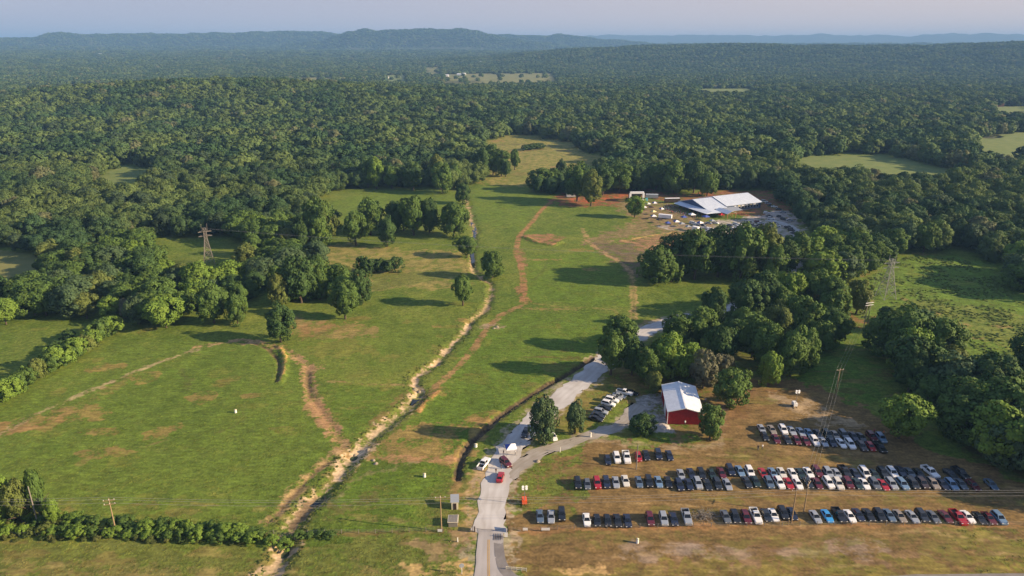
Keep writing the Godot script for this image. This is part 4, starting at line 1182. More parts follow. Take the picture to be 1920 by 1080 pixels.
func brush(called: String, list: Array, w0: float, w1: float, h0: float, h1: float, a: Color, b: Color, label: String) -> void:
	var mm := MultiMesh.new()
	mm.transform_format = MultiMesh.TRANSFORM_3D
	mm.use_colors = true
	mm.mesh = mid_crowns[0]
	mm.instance_count = list.size()
	for k in list.size():
		var p: Vector2 = list[k]
		var w := rng.randf_range(w0, w1)
		mm.set_instance_transform(k, Transform3D(Basis(Vector3.UP, rng.randf() * TAU).scaled_local(Vector3(w, rng.randf_range(h0, h1), w)), Vector3(p.x, ground_height(p.x, p.y) - 0.1, p.y)))
		mm.set_instance_color(k, a.lerp(b, rng.randf()))
	var o := MultiMeshInstance3D.new()
	o.name = called
	o.multimesh = mm
	o.material_override = mats["copies_leaf"]
	o.set_meta("kind", "stuff")
	tag(o, label, "weeds")
	add_child(o)

# ---------------------------------------------------------------- buildings and the event

func slab(s: Shape, a: Vector3, b: Vector3, c: Vector3, d: Vector3, thick: float) -> void:
	# a sloping sheet of some thickness: a-b-c-d is its upper face
	var n := (c - a).cross(b - a).normalized()
	if n.y < 0: n = -n
	var t := n * thick
	s.hexa([a - t, b - t, c - t, d - t, a, b, c, d])

func at_ground(p: Vector2) -> Vector3:
	return Vector3(p.x, ground_height(p.x, p.y), p.y)

func build_buildings() -> void:
	rng.seed = 71
	red_barn()
	pavilion()
	stage_and_vendors()
	sheds()
	far_houses()

func red_barn() -> void:
	var b := thing("barn", "red metal barn with a white gable roof beside the gravel yard", "barn", Vector3(54.9, -0.1, -199.8), deg_to_rad(-5.8))
	var w := 5.3
	var l := 8.85
	var e := 4.5
	var r := 5.9
	for sgn in [1.0, -1.0]:
		var s := Shape.new()
		var z: float = sgn * l
		var f := [Vector3(-w, 0, z), Vector3(w, 0, z), Vector3(w, e, z), Vector3(0, r, z), Vector3(-w, e, z)]
		var g := []
		for p in f:
			g.append(p - Vector3(0, 0, sgn * 0.15))
		s.loft([f, g])
		for k in 24:
			var x := -w + 0.22 + k * (2 * w - 0.44) / 23.0
			var top := lerpf(r, e, absf(x) / w) - 0.08
			s.box(Vector3(x, top / 2, z + sgn * 0.02), Vector3(0.06, top, 0.05))
		part("gable_wall", s, mats["red_wall"], b)
		var q := Shape.new()
		q.box(Vector3(sgn * (w - 0.08), e / 2, 0), Vector3(0.16, e, 2 * l - 0.32))
		for k in 38:
			q.box(Vector3(sgn * (w + 0.02), e / 2, -l + 0.3 + k * (2 * l - 0.6) / 37.0), Vector3(0.05, e - 0.05, 0.06))
		part("side_wall", q, mats["red_wall"], b)
		var t := Shape.new()
		var ov := 0.35
		var drop := (r - e) / w * ov
		slab(t, Vector3(0, r + 0.12, l + ov), Vector3(sgn * (w + ov), e + 0.12 - drop, l + ov), Vector3(sgn * (w + ov), e + 0.12 - drop, -l - ov), Vector3(0, r + 0.12, -l - ov), 0.08)
		for k in 19:
			var zz := -l - ov + 0.1 + k * (2 * (l + ov) - 0.2) / 18.0
			t.bar(Vector3(0.05 * sgn, r + 0.13, zz), Vector3(sgn * (w + ov), e + 0.13 - drop, zz), 0.05)
		part("roof_slope", t, mats["roof_metal"], b)
		for k in [-1.0, 1.0]:
			var c := Shape.new()
			c.box(Vector3(k * (w + 0.04), e / 2, z + sgn * 0.04), Vector3(0.24, e, 0.14))
			part("corner_trim", c, mats["white_paint"], b)
		var g2 := Shape.new()
		g2.bar(Vector3(0, r + 0.02, z + sgn * 0.36), Vector3(w + 0.35, e - 0.09, z + sgn * 0.36), 0.06, 0.2)
		g2.bar(Vector3(0, r + 0.02, z + sgn * 0.36), Vector3(-w - 0.35, e - 0.09, z + sgn * 0.36), 0.06, 0.2)
		part("gable_trim", g2, mats["white_paint"], b)
	var cap := Shape.new()
	cap.box(Vector3(0, r + 0.18, 0), Vector3(0.5, 0.06, 2 * l + 0.7))
	part("ridge_cap", cap, mats["roof_metal"], b)
	var d := Shape.new()
	d.box(Vector3(-w - 0.08, 1.8, 2.0), Vector3(0.1, 3.6, 4.2))
	part("sliding_door", d, mats["white_paint"], b)
	var a := thing("utility_buggy", "dark utility buggy parked beside the red barn's right wall", "buggy", at_ground(Vector2(63.67, -200.42)), 0.4)
	car_buggy(a)
	single("gravel_pile", mound(2.6, 1.2, 5), mats["gravel"], "pale gravel heap at the barn's front left corner", "gravel", at_ground(Vector2(46.96, -189.36)))

func mound(r: float, h: float, key: int) -> Shape:
	var s := Shape.new()
	var g := RandomNumberGenerator.new()
	g.seed = key
	var rings := []
	for k in 6:
		var ring := []
		var t := k / 5.0
		for j in 12:
			var a := TAU * j / 12
			ring.append(Vector3(cos(a), 0, sin(a)) * r * (1.02 - t) * g.randf_range(0.85, 1.15) + Vector3(0, h * sin(t * PI / 2) * g.randf_range(0.9, 1.1) - 0.1, 0))
		rings.append(ring)
	s.loft(rings)
	return s

func car_buggy(t: Node3D) -> void:
	var s := Shape.new()
	s.box(Vector3(0, 0.6, 0), Vector3(1.4, 0.5, 2.8))
	s.box(Vector3(0, 0.95, -1.0), Vector3(1.3, 0.25, 0.8))
	part("body", s, mats["black_plastic"], t)
	s = Shape.new()
	for x in [-0.62, 0.62]:
		for z in [-0.5, 0.8]:
			s.bar(Vector3(x, 0.8, z), Vector3(x, 1.8, z * 0.8), 0.06)
	s.box(Vector3(0, 1.83, 0.1), Vector3(1.4, 0.06, 1.3))
	part("roll_cage", s, mats["steel"], t)
	for x in [-0.65, 0.65]:
		for z in [-0.95, 0.95]:
			part("wheel", wheel_shape(), mats["tyre"], t).position = Vector3(x, 0.34, z)

func pavilion() -> void:
	var y := ground_height(152, -495)
	var b := thing("pavilion", "large pavilion with pale blue metal roofs and an open lean-to", "pavilion", Vector3(152, y, -485), deg_to_rad(25))
	var blocks := [[0.2, 33.0, 0.0, 4.6, 8.7], [-18.0, 0.0, 1.0, 3.9, 8.2]]
	for k in 2:
		var a: Array = blocks[k]
		var ov := 0.8
		for sgn in [1.0, -1.0]:
			var s := Shape.new()
			var ze: float = a[2] + ov if sgn > 0 else -30.0 - ov
			slab(s, Vector3(a[0], a[4], -15), Vector3(a[1] + ov * (1 - k), a[4], -15), Vector3(a[1] + ov * (1 - k), a[3], ze), Vector3(a[0], a[3], ze), 0.12)
			for j in 18:
				var x: float = lerpf(a[0] + 0.2, a[1], j / 17.0)
				s.bar(Vector3(x, a[4] + 0.02, -15 + sgn * 0.1), Vector3(x, a[3] + 0.02, ze), 0.07)
			part("roof_slope", s, mats["pavilion_roof"], b)
			var g := Shape.new()
			var x: float = a[0] if sgn < 0 else a[1]
			var f := [Vector3(x, 0, a[2]), Vector3(x, 0, -30), Vector3(x, a[3] - 0.2, -30), Vector3(x, a[4] - 0.2, -15), Vector3(x, a[3] - 0.2, a[2])]
			var h := []
			for p in f:
				h.append(p + Vector3(-sgn * 0.2, 0, 0))
			g.loft([f, h])
			part("gable_wall", g, mats["blue_wall"], b)
			var q := Shape.new()
			q.box(Vector3((a[0] + a[1]) / 2, (a[3] - 0.3) / 2, a[2] - 0.2 if sgn > 0 else -29.8), Vector3(a[1] - a[0] - 0.5, a[3] - 0.3, 0.3))
			part("front_wall" if sgn > 0 else "back_wall", q, mats["blue_wall"], b)
	for k in 9:
		var s := Shape.new()
		s.box(Vector3(7.5 + k * 2.8, 2.3, 0.0), Vector3(1.9, 1.5, 0.12))
		var w := part("window", s, mats["dark_glass"], b)
		var f := Shape.new()
		for x in [-1.0, 1.0]:
			f.box(Vector3(7.5 + k * 2.8 + x, 2.3, 0.02), Vector3(0.12, 1.7, 0.16))
		for yy in [-0.8, 0.8]:
			f.box(Vector3(7.5 + k * 2.8, 2.3 + yy, 0.02), Vector3(2.12, 0.12, 0.16))
		part("window_frame", f, mats["white_paint"], w)
	for k in 6:
		var s := Shape.new()
		s.box(Vector3(9 + k * 3.6, 3.6, 0.03), Vector3(1.6 + (k % 3) * 0.5, 0.5, 0.06))
		part("banner", s, mats[["canvas_white", "canvas_cream", "canvas_white"][k % 3]], b)
	var base := Shape.new()
	base.box(Vector3(18, 0.35, 0.25), Vector3(26, 0.7, 0.5))
	part("plinth", base, mats["concrete"], b)
	var lean := Shape.new()
	slab(lean, Vector3(-18.1, 4.3, -28), Vector3(-18.1, 4.0, 8), Vector3(-24.6, 3.2, 9), Vector3(-24.0, 3.3, -28), 0.12)
	part("lean_to_roof", lean, mats["pavilion_roof"], b)
	for k in 9:
		var p := Shape.new()
		p.box(Vector3(-23.6, 1.55, -27.5 + k * 4.4), Vector3(0.25, 3.1, 0.25))
		part("post", p, mats["timber"], b)
	var porch := Shape.new()
	slab(porch, Vector3(-18, 3.95, 1.4), Vector3(-12.4, 3.95, 1.4), Vector3(-12.4, 3.3, 10.2), Vector3(-24.5, 3.2, 9.1), 0.12)
	part("porch_roof", porch, mats["pavilion_roof"], b)
	for sgn in [-1.0, 1.0]:
		var s := Shape.new()
		slab(s, Vector3(-8.5, 5.0, 3), Vector3(-8.5, 5.0, 16.5), Vector3(-8.5 + sgn * 4.0, 3.4, 16.5), Vector3(-8.5 + sgn * 4.0, 3.4, 3), 0.12)
		part("entry_roof", s, mats["pavilion_roof"], b)
		for z in [4.5, 8.5, 12.5, 16.0]:
			var p := Shape.new()
			p.box(Vector3(-8.5 + sgn * 3.6, 1.7, z), Vector3(0.3, 3.4, 0.3))
			part("post", p, mats["timber"], b)
	var truss := Shape.new()
	truss.bar(Vector3(-12.2, 3.45, 16.3), Vector3(-8.5, 4.9, 16.3), 0.2)
	truss.bar(Vector3(-4.8, 3.45, 16.3), Vector3(-8.5, 4.9, 16.3), 0.2)
	truss.bar(Vector3(-12.2, 3.4, 16.3), Vector3(-4.8, 3.4, 16.3), 0.2)
	part("entry_truss", truss, mats["timber"], b)
	var can := Shape.new()
	slab(can, Vector3(-4.3, 3.9, 1.6), Vector3(8, 3.9, 1.6), Vector3(6.4, 3.4, 10.5), Vector3(-4.3, 3.4, 10.5), 0.12)
	part("canopy", can, mats["grey_paint"], b)
	for p in [[-4.0, 10.2], [1.0, 10.2], [6.0, 10.2]]:
		var s := Shape.new()
		s.box(Vector3(p[0], 1.7, p[1]), Vector3(0.22, 3.4, 0.22))
		part("post", s, mats["timber"], b)

func tent(called: String, label: String, at: Vector2, w: float, d: float, turn: float, m: Material, m2: Material, group: String) -> void:
	var t := thing(called, label, "tent", at_ground(at), turn, group)
	var pk := Vector3(0, 3.3, 0)
	var c := [Vector3(-w / 2, 2.3, -d / 2), Vector3(w / 2, 2.3, -d / 2), Vector3(w / 2, 2.3, d / 2), Vector3(-w / 2, 2.3, d / 2)]
	for k in 4:
		var s := Shape.new()
		var a: Vector3 = c[k]
		var b: Vector3 = c[(k + 1) % 4]
		s.tri(a, pk, b)
		s.tri(a - Vector3(0, 0.03, 0), b - Vector3(0, 0.03, 0), pk - Vector3(0, 0.03, 0))
		s.quad(a, b, b - Vector3(0, 0.28, 0), a - Vector3(0, 0.28, 0))
		part("canopy_panel", s, m2 if k == 3 else m, t)
		var p := Shape.new()
		p.cylinder(Vector3(a.x * 0.98, 0, a.z * 0.98), a, 0.035, 6)
		part("leg", p, mats["steel"], t)

func box_trailer(called: String, label: String, at: Vector2, l: float, w: float, h: float, turn: float, m: Material, roof: Material, group := "") -> void:
	var t := thing(called, label, "trailer", at_ground(at), turn, group)
	var s := Shape.new()
	s.box(Vector3(0, 0.55 + h / 2, 0), Vector3(w, h, l))
	part("box", s, m, t)
	s = Shape.new()
	s.box(Vector3(0, 0.58 + h, 0), Vector3(w + 0.06, 0.08, l + 0.06))
	part("roof", s, roof, t)
	s = Shape.new()
	s.box(Vector3(w / 2 + 0.02, 0.6 + h * 0.62, 0.2), Vector3(0.06, h * 0.4, l * 0.4))
	part("hatch", s, mats["dark_glass"], t)
	s = Shape.new()
	s.bar(Vector3(0.4, 0.5, l / 2), Vector3(0, 0.5, l / 2 + 1.1), 0.1)
	s.bar(Vector3(-0.4, 0.5, l / 2), Vector3(0, 0.5, l / 2 + 1.1), 0.1)
	part("drawbar", s, mats["steel"], t)
	for x in [-1, 1]:
		for z in [-0.45, 0.45]:
			part("wheel", wheel_shape(), mats["tyre"], t).position = Vector3(x * (w / 2 - 0.1), 0.34, z)

func stage_and_vendors() -> void:
	# the stage: a white portal of truss towers round a raised deck
	var st := thing("stage", "white framed outdoor stage at the red earth edge", "stage", at_ground(Vector2(94.67, -520.36)), 0.05)
	var deck := Shape.new()
	deck.box(Vector3(0, 0.6, -3), Vector3(9.6, 1.2, 7))
	part("deck", deck, mats["black_plastic"], st)
	for x in [-5.0, 5.0]:
		var s := Shape.new()
		s.box(Vector3(x, 3.3, 0.7), Vector3(1.5, 6.6, 1.2))
		part("tower", s, mats["canvas_white"], st)
		s = Shape.new()
		s.box(Vector3(x * 1.42, 1.3, -1.0), Vector3(1.8, 2.6, 1.8))
		part("speaker_stack", s, mats["black_plastic"], st)
	var beam := Shape.new()
	beam.box(Vector3(0, 6.9, 0.7), Vector3(10.6, 1.5, 1.3))
	part("top_beam", beam, mats["canvas_white"], st)
	var roof := Shape.new()
	slab(roof, Vector3(-5, 7.2, 0), Vector3(5, 7.2, 0), Vector3(5, 6.0, -7), Vector3(-5, 6.0, -7), 0.15)
	part("stage_roof", roof, mats["black_plastic"], st)
	var bk := Shape.new()
	bk.box(Vector3(0, 3.6, -6.6), Vector3(9.6, 5.0, 0.15))
	part("backdrop", bk, mats["black_plastic"], st)
	box_trailer("box_trailer", "grey box trailer right of the white stage", Vector2(108.69, -532.1), 9.5, 2.5, 2.7, PI / 2 - 0.1, mats["grey_paint"], mats["pavilion_roof"])
	box_trailer("box_trailer", "dark brown trailer with white roof left of the pavilion", Vector2(121.06, -516.56), 11.5, 2.6, 2.7, PI / 2 + 0.1, mats["dark_brown"], mats["canvas_white"])
	box_trailer("box_trailer", "small teal trailer beside the white stage", Vector2(101.93, -522.29), 3.4, 2.2, 2.0, 0.3, mats["teal_paint"], mats["teal_paint"])
	box_trailer("box_trailer", "white and grey work trailer on the red earth left of the stage", Vector2(45.95, -536.13), 7.0, 2.4, 2.2, PI / 2 + 0.15, mats["grey_paint"], mats["canvas_white"])
	box_trailer("box_trailer", "white box trailer at the vendor row's right end", Vector2(117.61, -431.68), 4.2, 2.2, 2.4, 0.7, mats["canvas_white"], mats["canvas_white"])
	box_trailer("box_trailer", "long white vending trailer in the middle of the vendor row", Vector2(105.09, -465.1), 9.0, 2.5, 2.3, 1.15, mats["canvas_white"], mats["canvas_white"])
	var tents := [
		[Vector2(96.74, -463.55), 3.6, "canvas_white", "white vendor tent nearest the round stage tree"], [Vector2(99.49, -477.87), 3.2, "canvas_cream", "cream vendor tent beside the long white trailer"],
		[Vector2(109.08, -448.55), 3.6, "canvas_white", "white vendor tent right of the long white trailer"], [Vector2(111.29, -442.79), 3.2, "grey_paint", "grey vendor tent near the right end of the vendor row"],
		[Vector2(124.17, -468.24), 4.0, "canvas_white", "white tent with a blue panel under the pavilion lean-to"], [Vector2(132.11, -462.01), 4.0, "canvas_blue", "blue tent in front of the pavilion porch"],
		[Vector2(99.78, -501.84), 3.6, "canvas_white", "white tent just right of the stage front"], [Vector2(105.59, -505.44), 3.0, "canvas_white", "small white tent between stage and crowd"],
		[Vector2(144.43, -468.24), 3.2, "canvas_red", "red tent beneath the pavilion entrance"], [Vector2(95.53, -491.3), 3.0, "canvas_white", "white tent behind the round stage tree"]]
	for a in [[Vector2(106.81, -486.18), "beside the seated crowd"], [Vector2(98.63, -452.95), "left of the long white trailer's near end"], [Vector2(102.49, -444.22), "in front of the long white trailer"], [Vector2(113.81, -435.79), "left of the white box trailer"], [Vector2(123.55, -444.22), "between the box trailer and the blue tent"], [Vector2(100.15, -491.3), "right of the round stage tree"], [Vector2(116.83, -460.48), "behind the right end of the vendor row"], [Vector2(133.2, -450.01), "at the pavilion car park's left edge"]]:
		tents.append([a[0], rng.randf_range(2.6, 3.6), ["canvas_blue", "grey_paint", "canvas_white", "dark_brown"][tents.size() % 4], ["small blue vendor tent ", "small grey vendor tent ", "small white vendor tent ", "small dark vendor tent "][tents.size() % 4] + a[1]])
	for a in tents:
		tent("vendor_tent", a[3], a[0], a[1], a[1], rng.randf_range(0.1, 0.6), mats[a[2]], mats["canvas_blue"] if a[2] == "canvas_white" and rng.randf() < 0.3 else mats[a[2]], "vendor tents at the event")
	tent("canopy_tent", "white and blue pop-up canopy beside the road checkpoint", Vector2(-0.31, -174.71), 3.1, 3.1, 0.15, mats["canvas_white"], mats["canvas_blue"], "")

func sheds() -> void:
	var a := thing("mail_shed", "small grey roofed shed beside the utility pole left of the road", "shed", at_ground(Vector2(-14.69, -149.96)), 0.08)
	var s := Shape.new()
	s.box(Vector3(0, 1.1, 0), Vector3(1.7, 2.2, 2.4))
	part("wall", s, mats["cream_paint"], a)
	s = Shape.new()
	slab(s, Vector3(-1.1, 2.75, -1.6), Vector3(1.1, 2.75, -1.6), Vector3(1.1, 2.25, 1.2), Vector3(-1.1, 2.25, 1.2), 0.1)
	part("roof", s, mats["grey_paint"], a)
	s = Shape.new()
	s.box(Vector3(0, 1.0, 1.22), Vector3(0.8, 1.9, 0.08))
	part("door", s, mats["dark_brown"], a)
	var b := thing("ticket_hut", "low square hut with a pale flat roof nearest the fence", "hut", at_ground(Vector2(-14.56, -143.21)), 0.03)
	s = Shape.new()
	s.box(Vector3(0, 0.7, 0), Vector3(2.2, 1.4, 2.6))
	part("wall", s, mats["grey_wood"], b)
	s = Shape.new()
	s.box(Vector3(0, 1.46, 0), Vector3(2.6, 0.14, 3.0))
	part("roof", s, mats["cream_paint"], b)
	for k in 6:
		s = Shape.new()
		s.box(Vector3(-0.95 + k * 0.38, 1.55, 0), Vector3(0.3, 0.05, 2.8))
		part("roof_board", s, mats["grey_wood"], b)

func far_houses() -> void:
	var rows := [
		[Vector2(-255.76, -2778.33), 26.0, 14.0, "white_paint", "roof_metal", "long white farm building left of the far tan field"], [Vector2(-207.68, -2878.99), 20.0, 14.0, "white_paint", "roof_metal", "white farmhouse beside the far tan field"],
		[Vector2(-194.2, -2932.06), 14.0, 12.0, "white_paint", "roof_metal", "small white farm outbuilding right of the farmhouse"], [Vector2(-459.12, -2639.72), 20.0, 12.0, "white_paint", "roof_metal", "white house at the left end of the far green field"],
		[Vector2(-1222.41, -2199.25), 24.0, 14.0, "cream_paint", "orange_paint", "far house with an orange roof on the left ridge"], [Vector2(-1206.43, -2230.34), 16.0, 12.0, "white_paint", "roof_metal", "far white house right of the orange roofed house"],
		[Vector2(331.2, -1756.4), 20.0, 12.0, "white_paint", "roof_metal", "white house among trees right of centre"], [Vector2(549.55, -858.55), 10.0, 6.0, "cream_paint", "roof_metal", "low white roofed shed at the right pasture's edge"],
		[Vector2(-169.55, -3852.14), 22.0, 14.0, "white_paint", "roof_metal", "pair of far white houses beyond the tan field"], [Vector2(947.15, -1394.08), 18.0, 10.0, "rust_brown", "rust_brown", "red brown barn at the right edge clearing"],
		[Vector2(-2856.36, -5068.91), 30.0, 16.0, "white_paint", "roof_metal", "far white building in the left valley"], [Vector2(3716.42, -20430.75), 46.0, 20.0, "white_paint", "roof_metal", "far white buildings on the right ridge"]]
	for a in rows:
		var p: Vector2 = a[0]
		var h := thing("farm_building", a[5], "house", Vector3(p.x, hill(p.x, p.y), p.y), rng.randf_range(-0.3, 0.3), "far farm buildings")
		var up := 5.0
		var s := Shape.new()
		s.box(Vector3(0, up / 2, 0), Vector3(a[1], up, a[2]))
		part("wall", s, mats[a[3]], h)
		for sgn in [-1.0, 1.0]:
			s = Shape.new()
			slab(s, Vector3(-a[1] / 2 - 0.6, up + 3.0, 0), Vector3(a[1] / 2 + 0.6, up + 3.0, 0), Vector3(a[1] / 2 + 0.6, up - 0.3, sgn * (a[2] / 2 + 0.8)), Vector3(-a[1] / 2 - 0.6, up - 0.3, sgn * (a[2] / 2 + 0.8)), 0.3)
			part("roof_slope", s, mats[a[4]], h)

# ---------------------------------------------------------------- vehicles

var wheel_mesh: ArrayMesh

func wheel_shape() -> ArrayMesh:
	if wheel_mesh == null:
		var s := Shape.new()
		s.cylinder(Vector3(-0.11, 0, 0), Vector3(0.11, 0, 0), 0.34, 14)
		s.cylinder(Vector3(-0.125, 0, 0), Vector3(0.125, 0, 0), 0.2, 10)
		wheel_mesh = s.mesh()
	return wheel_mesh

# kind: half width, [z, share of width, top] along the lower body from front to rear, glass house base z0 z1, roof z0 z1, belt, roof height, roof half width, wheel places
const CARS := {
	"sedan": [0.92, [[2.38, 0.72, 0.58], [2.28, 0.88, 0.68], [1.7, 0.98, 0.80], [0.95, 1.0, 0.92], [-1.5, 1.0, 1.0], [-2.15, 0.95, 0.98], [-2.36, 0.82, 0.82]], 1.0, -1.75, 0.15, -1.05, 0.95, 1.45, 0.60, 1.42, -1.38],
	"hatchback": [0.88, [[2.05, 0.72, 0.62], [1.95, 0.9, 0.74], [1.4, 0.98, 0.88], [0.85, 1.0, 0.98], [-1.8, 1.0, 1.02], [-2.02, 0.88, 0.9]], 0.95, -1.98, 0.1, -1.6, 0.98, 1.52, 0.62, 1.25, -1.3],
	"suv": [0.95, [[2.36, 0.76, 0.72], [2.28, 0.92, 0.90], [1.7, 0.99, 1.02], [0.95, 1.0, 1.1], [-2.1, 1.0, 1.12], [-2.34, 0.9, 1.0]], 1.05, -2.3, 0.3, -1.95, 1.08, 1.75, 0.70, 1.42, -1.4],
	"minivan": [0.98, [[2.5, 0.74, 0.66], [2.4, 0.9, 0.84], [1.7, 1.0, 1.0], [-2.3, 1.0, 1.06], [-2.5, 0.9, 0.95]], 1.65, -2.46, 0.6, -2.15, 1.02, 1.78, 0.72, 1.5, -1.5],
	"pickup": [1.0, [[2.85, 0.8, 0.8], [2.75, 0.95, 1.02], [1.9, 1.0, 1.1], [1.1, 1.0, 1.16], [-0.85, 1.0, 1.16], [-0.86, 1.0, 0.8], [-2.8, 1.0, 0.8], [-2.85, 0.95, 0.75]], 1.15, -0.82, 0.45, -0.6, 1.14, 1.88, 0.72, 1.8, -1.75]}

const PAINTS := {
	"white": [236, 236, 234], "cream": [214, 210, 200], "silver": [168, 174, 180], "grey": [104, 110, 116], "slate": [96, 116, 136], "black": [20, 21, 23], "navy": [24, 32, 56],
	"dark": [36, 40, 46], "green": [28, 48, 42], "red": [164, 22, 32], "maroon": [92, 18, 28], "blue": [56, 150, 216], "tan": [158, 146, 130], "brown": [62, 50, 46], "sky": [120, 150, 178]}

const PAINT_WORDS := {"white": "white", "cream": "cream", "silver": "silver", "grey": "grey", "slate": "slate blue", "black": "black", "navy": "navy blue", "dark": "charcoal", "green": "dark green", "red": "red", "maroon": "maroon", "blue": "bright blue", "tan": "tan", "brown": "dark brown", "sky": "pale blue"}

var car_models := {}

func car_model(kind: String) -> Dictionary:
	if car_models.has(kind):
		return car_models[kind]
	var d: Array = CARS[kind]
	var hw: float = d[0]
	var s := Shape.new()
	var rings := []
	for q in d[1]:
		var w: float = hw * q[1]
		var low := 0.28
		var mid: float = lerpf(low, q[2], 0.62)
		rings.append([Vector3(w * 0.9, low, q[0]), Vector3(w, low + 0.14, q[0]), Vector3(w, mid, q[0]), Vector3(w * 0.93, q[2] - 0.03, q[0]), Vector3(w * 0.8, q[2], q[0]),
			Vector3(-w * 0.8, q[2], q[0]), Vector3(-w * 0.93, q[2] - 0.03, q[0]), Vector3(-w, mid, q[0]), Vector3(-w, low + 0.14, q[0]), Vector3(-w * 0.9, low, q[0])])
	s.loft(rings)
	var bw: float = hw * 0.90
	var rw: float = d[8]
	var y0: float = d[6] - 0.04
	var y1: float = d[7]
	var base := [Vector3(-bw, y0, d[2]), Vector3(bw, y0, d[2]), Vector3(bw, y0, d[3]), Vector3(-bw, y0, d[3])]
	var top := [Vector3(-rw, y1 - 0.05, d[4]), Vector3(rw, y1 - 0.05, d[4]), Vector3(rw, y1 - 0.05, d[5]), Vector3(-rw, y1 - 0.05, d[5])]
	s.hexa(base + top)
	var crown := []
	for p in top:
		crown.append(Vector3(p.x * 0.86, y1, p.z * 0.9 + (d[4] + d[5]) * 0.05))
	s.hexa(top + crown)
	if kind == "pickup":
		for x in [-0.94, 0.94]:
			s.box(Vector3(x, 1.0, -1.85), Vector3(0.12, 0.42, 1.98))
		s.box(Vector3(0, 1.0, -2.79), Vector3(1.8, 0.42, 0.1))
	for x in [-1, 1]:
		s.box(Vector3(x * (bw + 0.12), y0 + 0.08, float(d[2]) - 0.45), Vector3(0.2, 0.12, 0.1))
	var out := {"body": s.mesh()}
	var pane := func(a: Vector3, b: Vector3, c: Vector3, e: Vector3, inset: float) -> ArrayMesh:
		var m := (a + b + c + e) / 4
		var n := (c - a).cross(b - a).normalized()
		if n.dot(m - Vector3(0, 1.1, (float(d[2]) + float(d[3])) / 2)) < 0: n = -n
		var f := []
		var g := []
		for p in [a, b, c, e]:
			f.append(p.lerp(m, inset) + n * 0.012)
			g.append(p.lerp(m, inset) - n * 0.01)
		var q := Shape.new()
		q.hexa(g + f)
		return q.mesh()
	out.windshield = pane.call(base[0], base[1], top[1], top[0], 0.1)
	out.rear_window = pane.call(base[2], base[3], top[3], top[2], 0.13)
	out.side_window = [pane.call(base[1], base[2], top[2], top[1], 0.12), pane.call(base[3], base[0], top[0], top[3], 0.12)]
	var f: Array = d[1][1]
	var l := Shape.new()
	l.box(Vector3.ZERO, Vector3(0.36, 0.15, 0.14))
	out.lamp = l.mesh()
	out.front = Vector3(hw * f[1] - 0.24, f[2] - 0.1, f[0] + 0.03)
	var r: Array = d[1][-1]
	out.rear = Vector3(hw * r[1] - 0.16, r[2] - 0.1, r[0] - 0.02)
	out.wheels = [Vector3(hw - 0.1, 0.34, d[9]), Vector3(-hw + 0.1, 0.34, d[9]), Vector3(hw - 0.1, 0.34, d[10]), Vector3(-hw + 0.1, 0.34, d[10])]
	if kind == "pickup":
		var b := Shape.new()
		b.box(Vector3(0, 0.82, -1.83), Vector3(1.74, 0.03, 1.86))
		out.bed = b.mesh()
	car_models[kind] = out
	return out

func paint_of(c: String) -> StandardMaterial3D:
	var key := "paint_" + c
	if not mats.has(key):
		var p: Array = PAINTS[c]
		var m := plain(key, srgb(p[0], p[1], p[2]), 0.42, 0.3 if c in ["silver", "slate", "grey", "sky", "tan"] else 0.0)
		m.clearcoat_enabled = true
		m.clearcoat = 0.9
		m.clearcoat_roughness = 0.06
	return mats[key]

var car_prototypes := {}

func car(kind: String, colour: String, at: Vector2, turn: float, label: String, group: String) -> void:
	var t: Node3D
	var called: String = {"sedan": "sedan_car", "hatchback": "hatchback_car", "suv": "suv_car", "minivan": "minivan", "pickup": "pickup_truck"}[kind]
	if not car_prototypes.has(kind):
		t = thing(called, label, "pickup" if kind == "pickup" else "minivan" if kind == "minivan" else "car")
		var m := car_model(kind)
		part("body", m.body, null, t)
		part("windshield", m.windshield, mats["glass"], t)
		part("rear_window", m.rear_window, mats["glass"], t)
		for k in 2:
			part("side_window", m.side_window[k], mats["glass"], t)
		for sgn in [-1.0, 1.0]:
			part("headlight", m.lamp, mats["lens"], t).position = Vector3(m.front.x * sgn, m.front.y, m.front.z)
			var q := part("taillight", m.lamp, mats["tail_lens"], t)
			q.position = Vector3(m.rear.x * sgn, m.rear.y, m.rear.z)
			q.scale = Vector3(0.6, 1.5, 0.8)
		for w in m.wheels:
			part("wheel", wheel_shape(), mats["tyre"], t).position = w
		if m.has("bed"):
			part("cargo_bed", m.bed, mats["black_plastic"], t)
		car_prototypes[kind] = t
	else:
		t = car_prototypes[kind].duplicate()
		t.name = numbered(called)
		add_child(t)
		t.set_meta("label", label)
	t.set_meta("group", group)
	t.position = at_ground(at)
	t.rotation = Vector3(0, turn, 0)
	(t.get_node("body") as MeshInstance3D).material_override = paint_of(colour)

const KIND_WORDS := {"sedan": "sedan", "hatchback": "hatchback", "suv": "SUV", "minivan": "minivan", "pickup": "pickup truck"}

func park(rows: Array, where: String, group: String, jitter := 0.035) -> void:
	# rows run from left to right; neighbours tell look-alikes apart
	var seen := {}
	for k in rows.size():
		var a: Array = rows[k]
		var me := "%s %s" % [PAINT_WORDS[a[2]], KIND_WORDS[a[3]]]
		seen[me] = seen.get(me, 0) + 1
	for k in rows.size():
		var a: Array = rows[k]
		var me := "%s %s" % [PAINT_WORDS[a[2]], KIND_WORDS[a[3]]]
		var label := "%s parked in %s" % [me, where]
		if seen[me] > 1:
			label = "%s, %s from the left in %s" % [me, nth(k), where]
		car(a[3], a[2], Vector2(a[0], a[1]), deg_to_rad(a[4]) + rng.randf_range(-jitter, jitter), label, group)

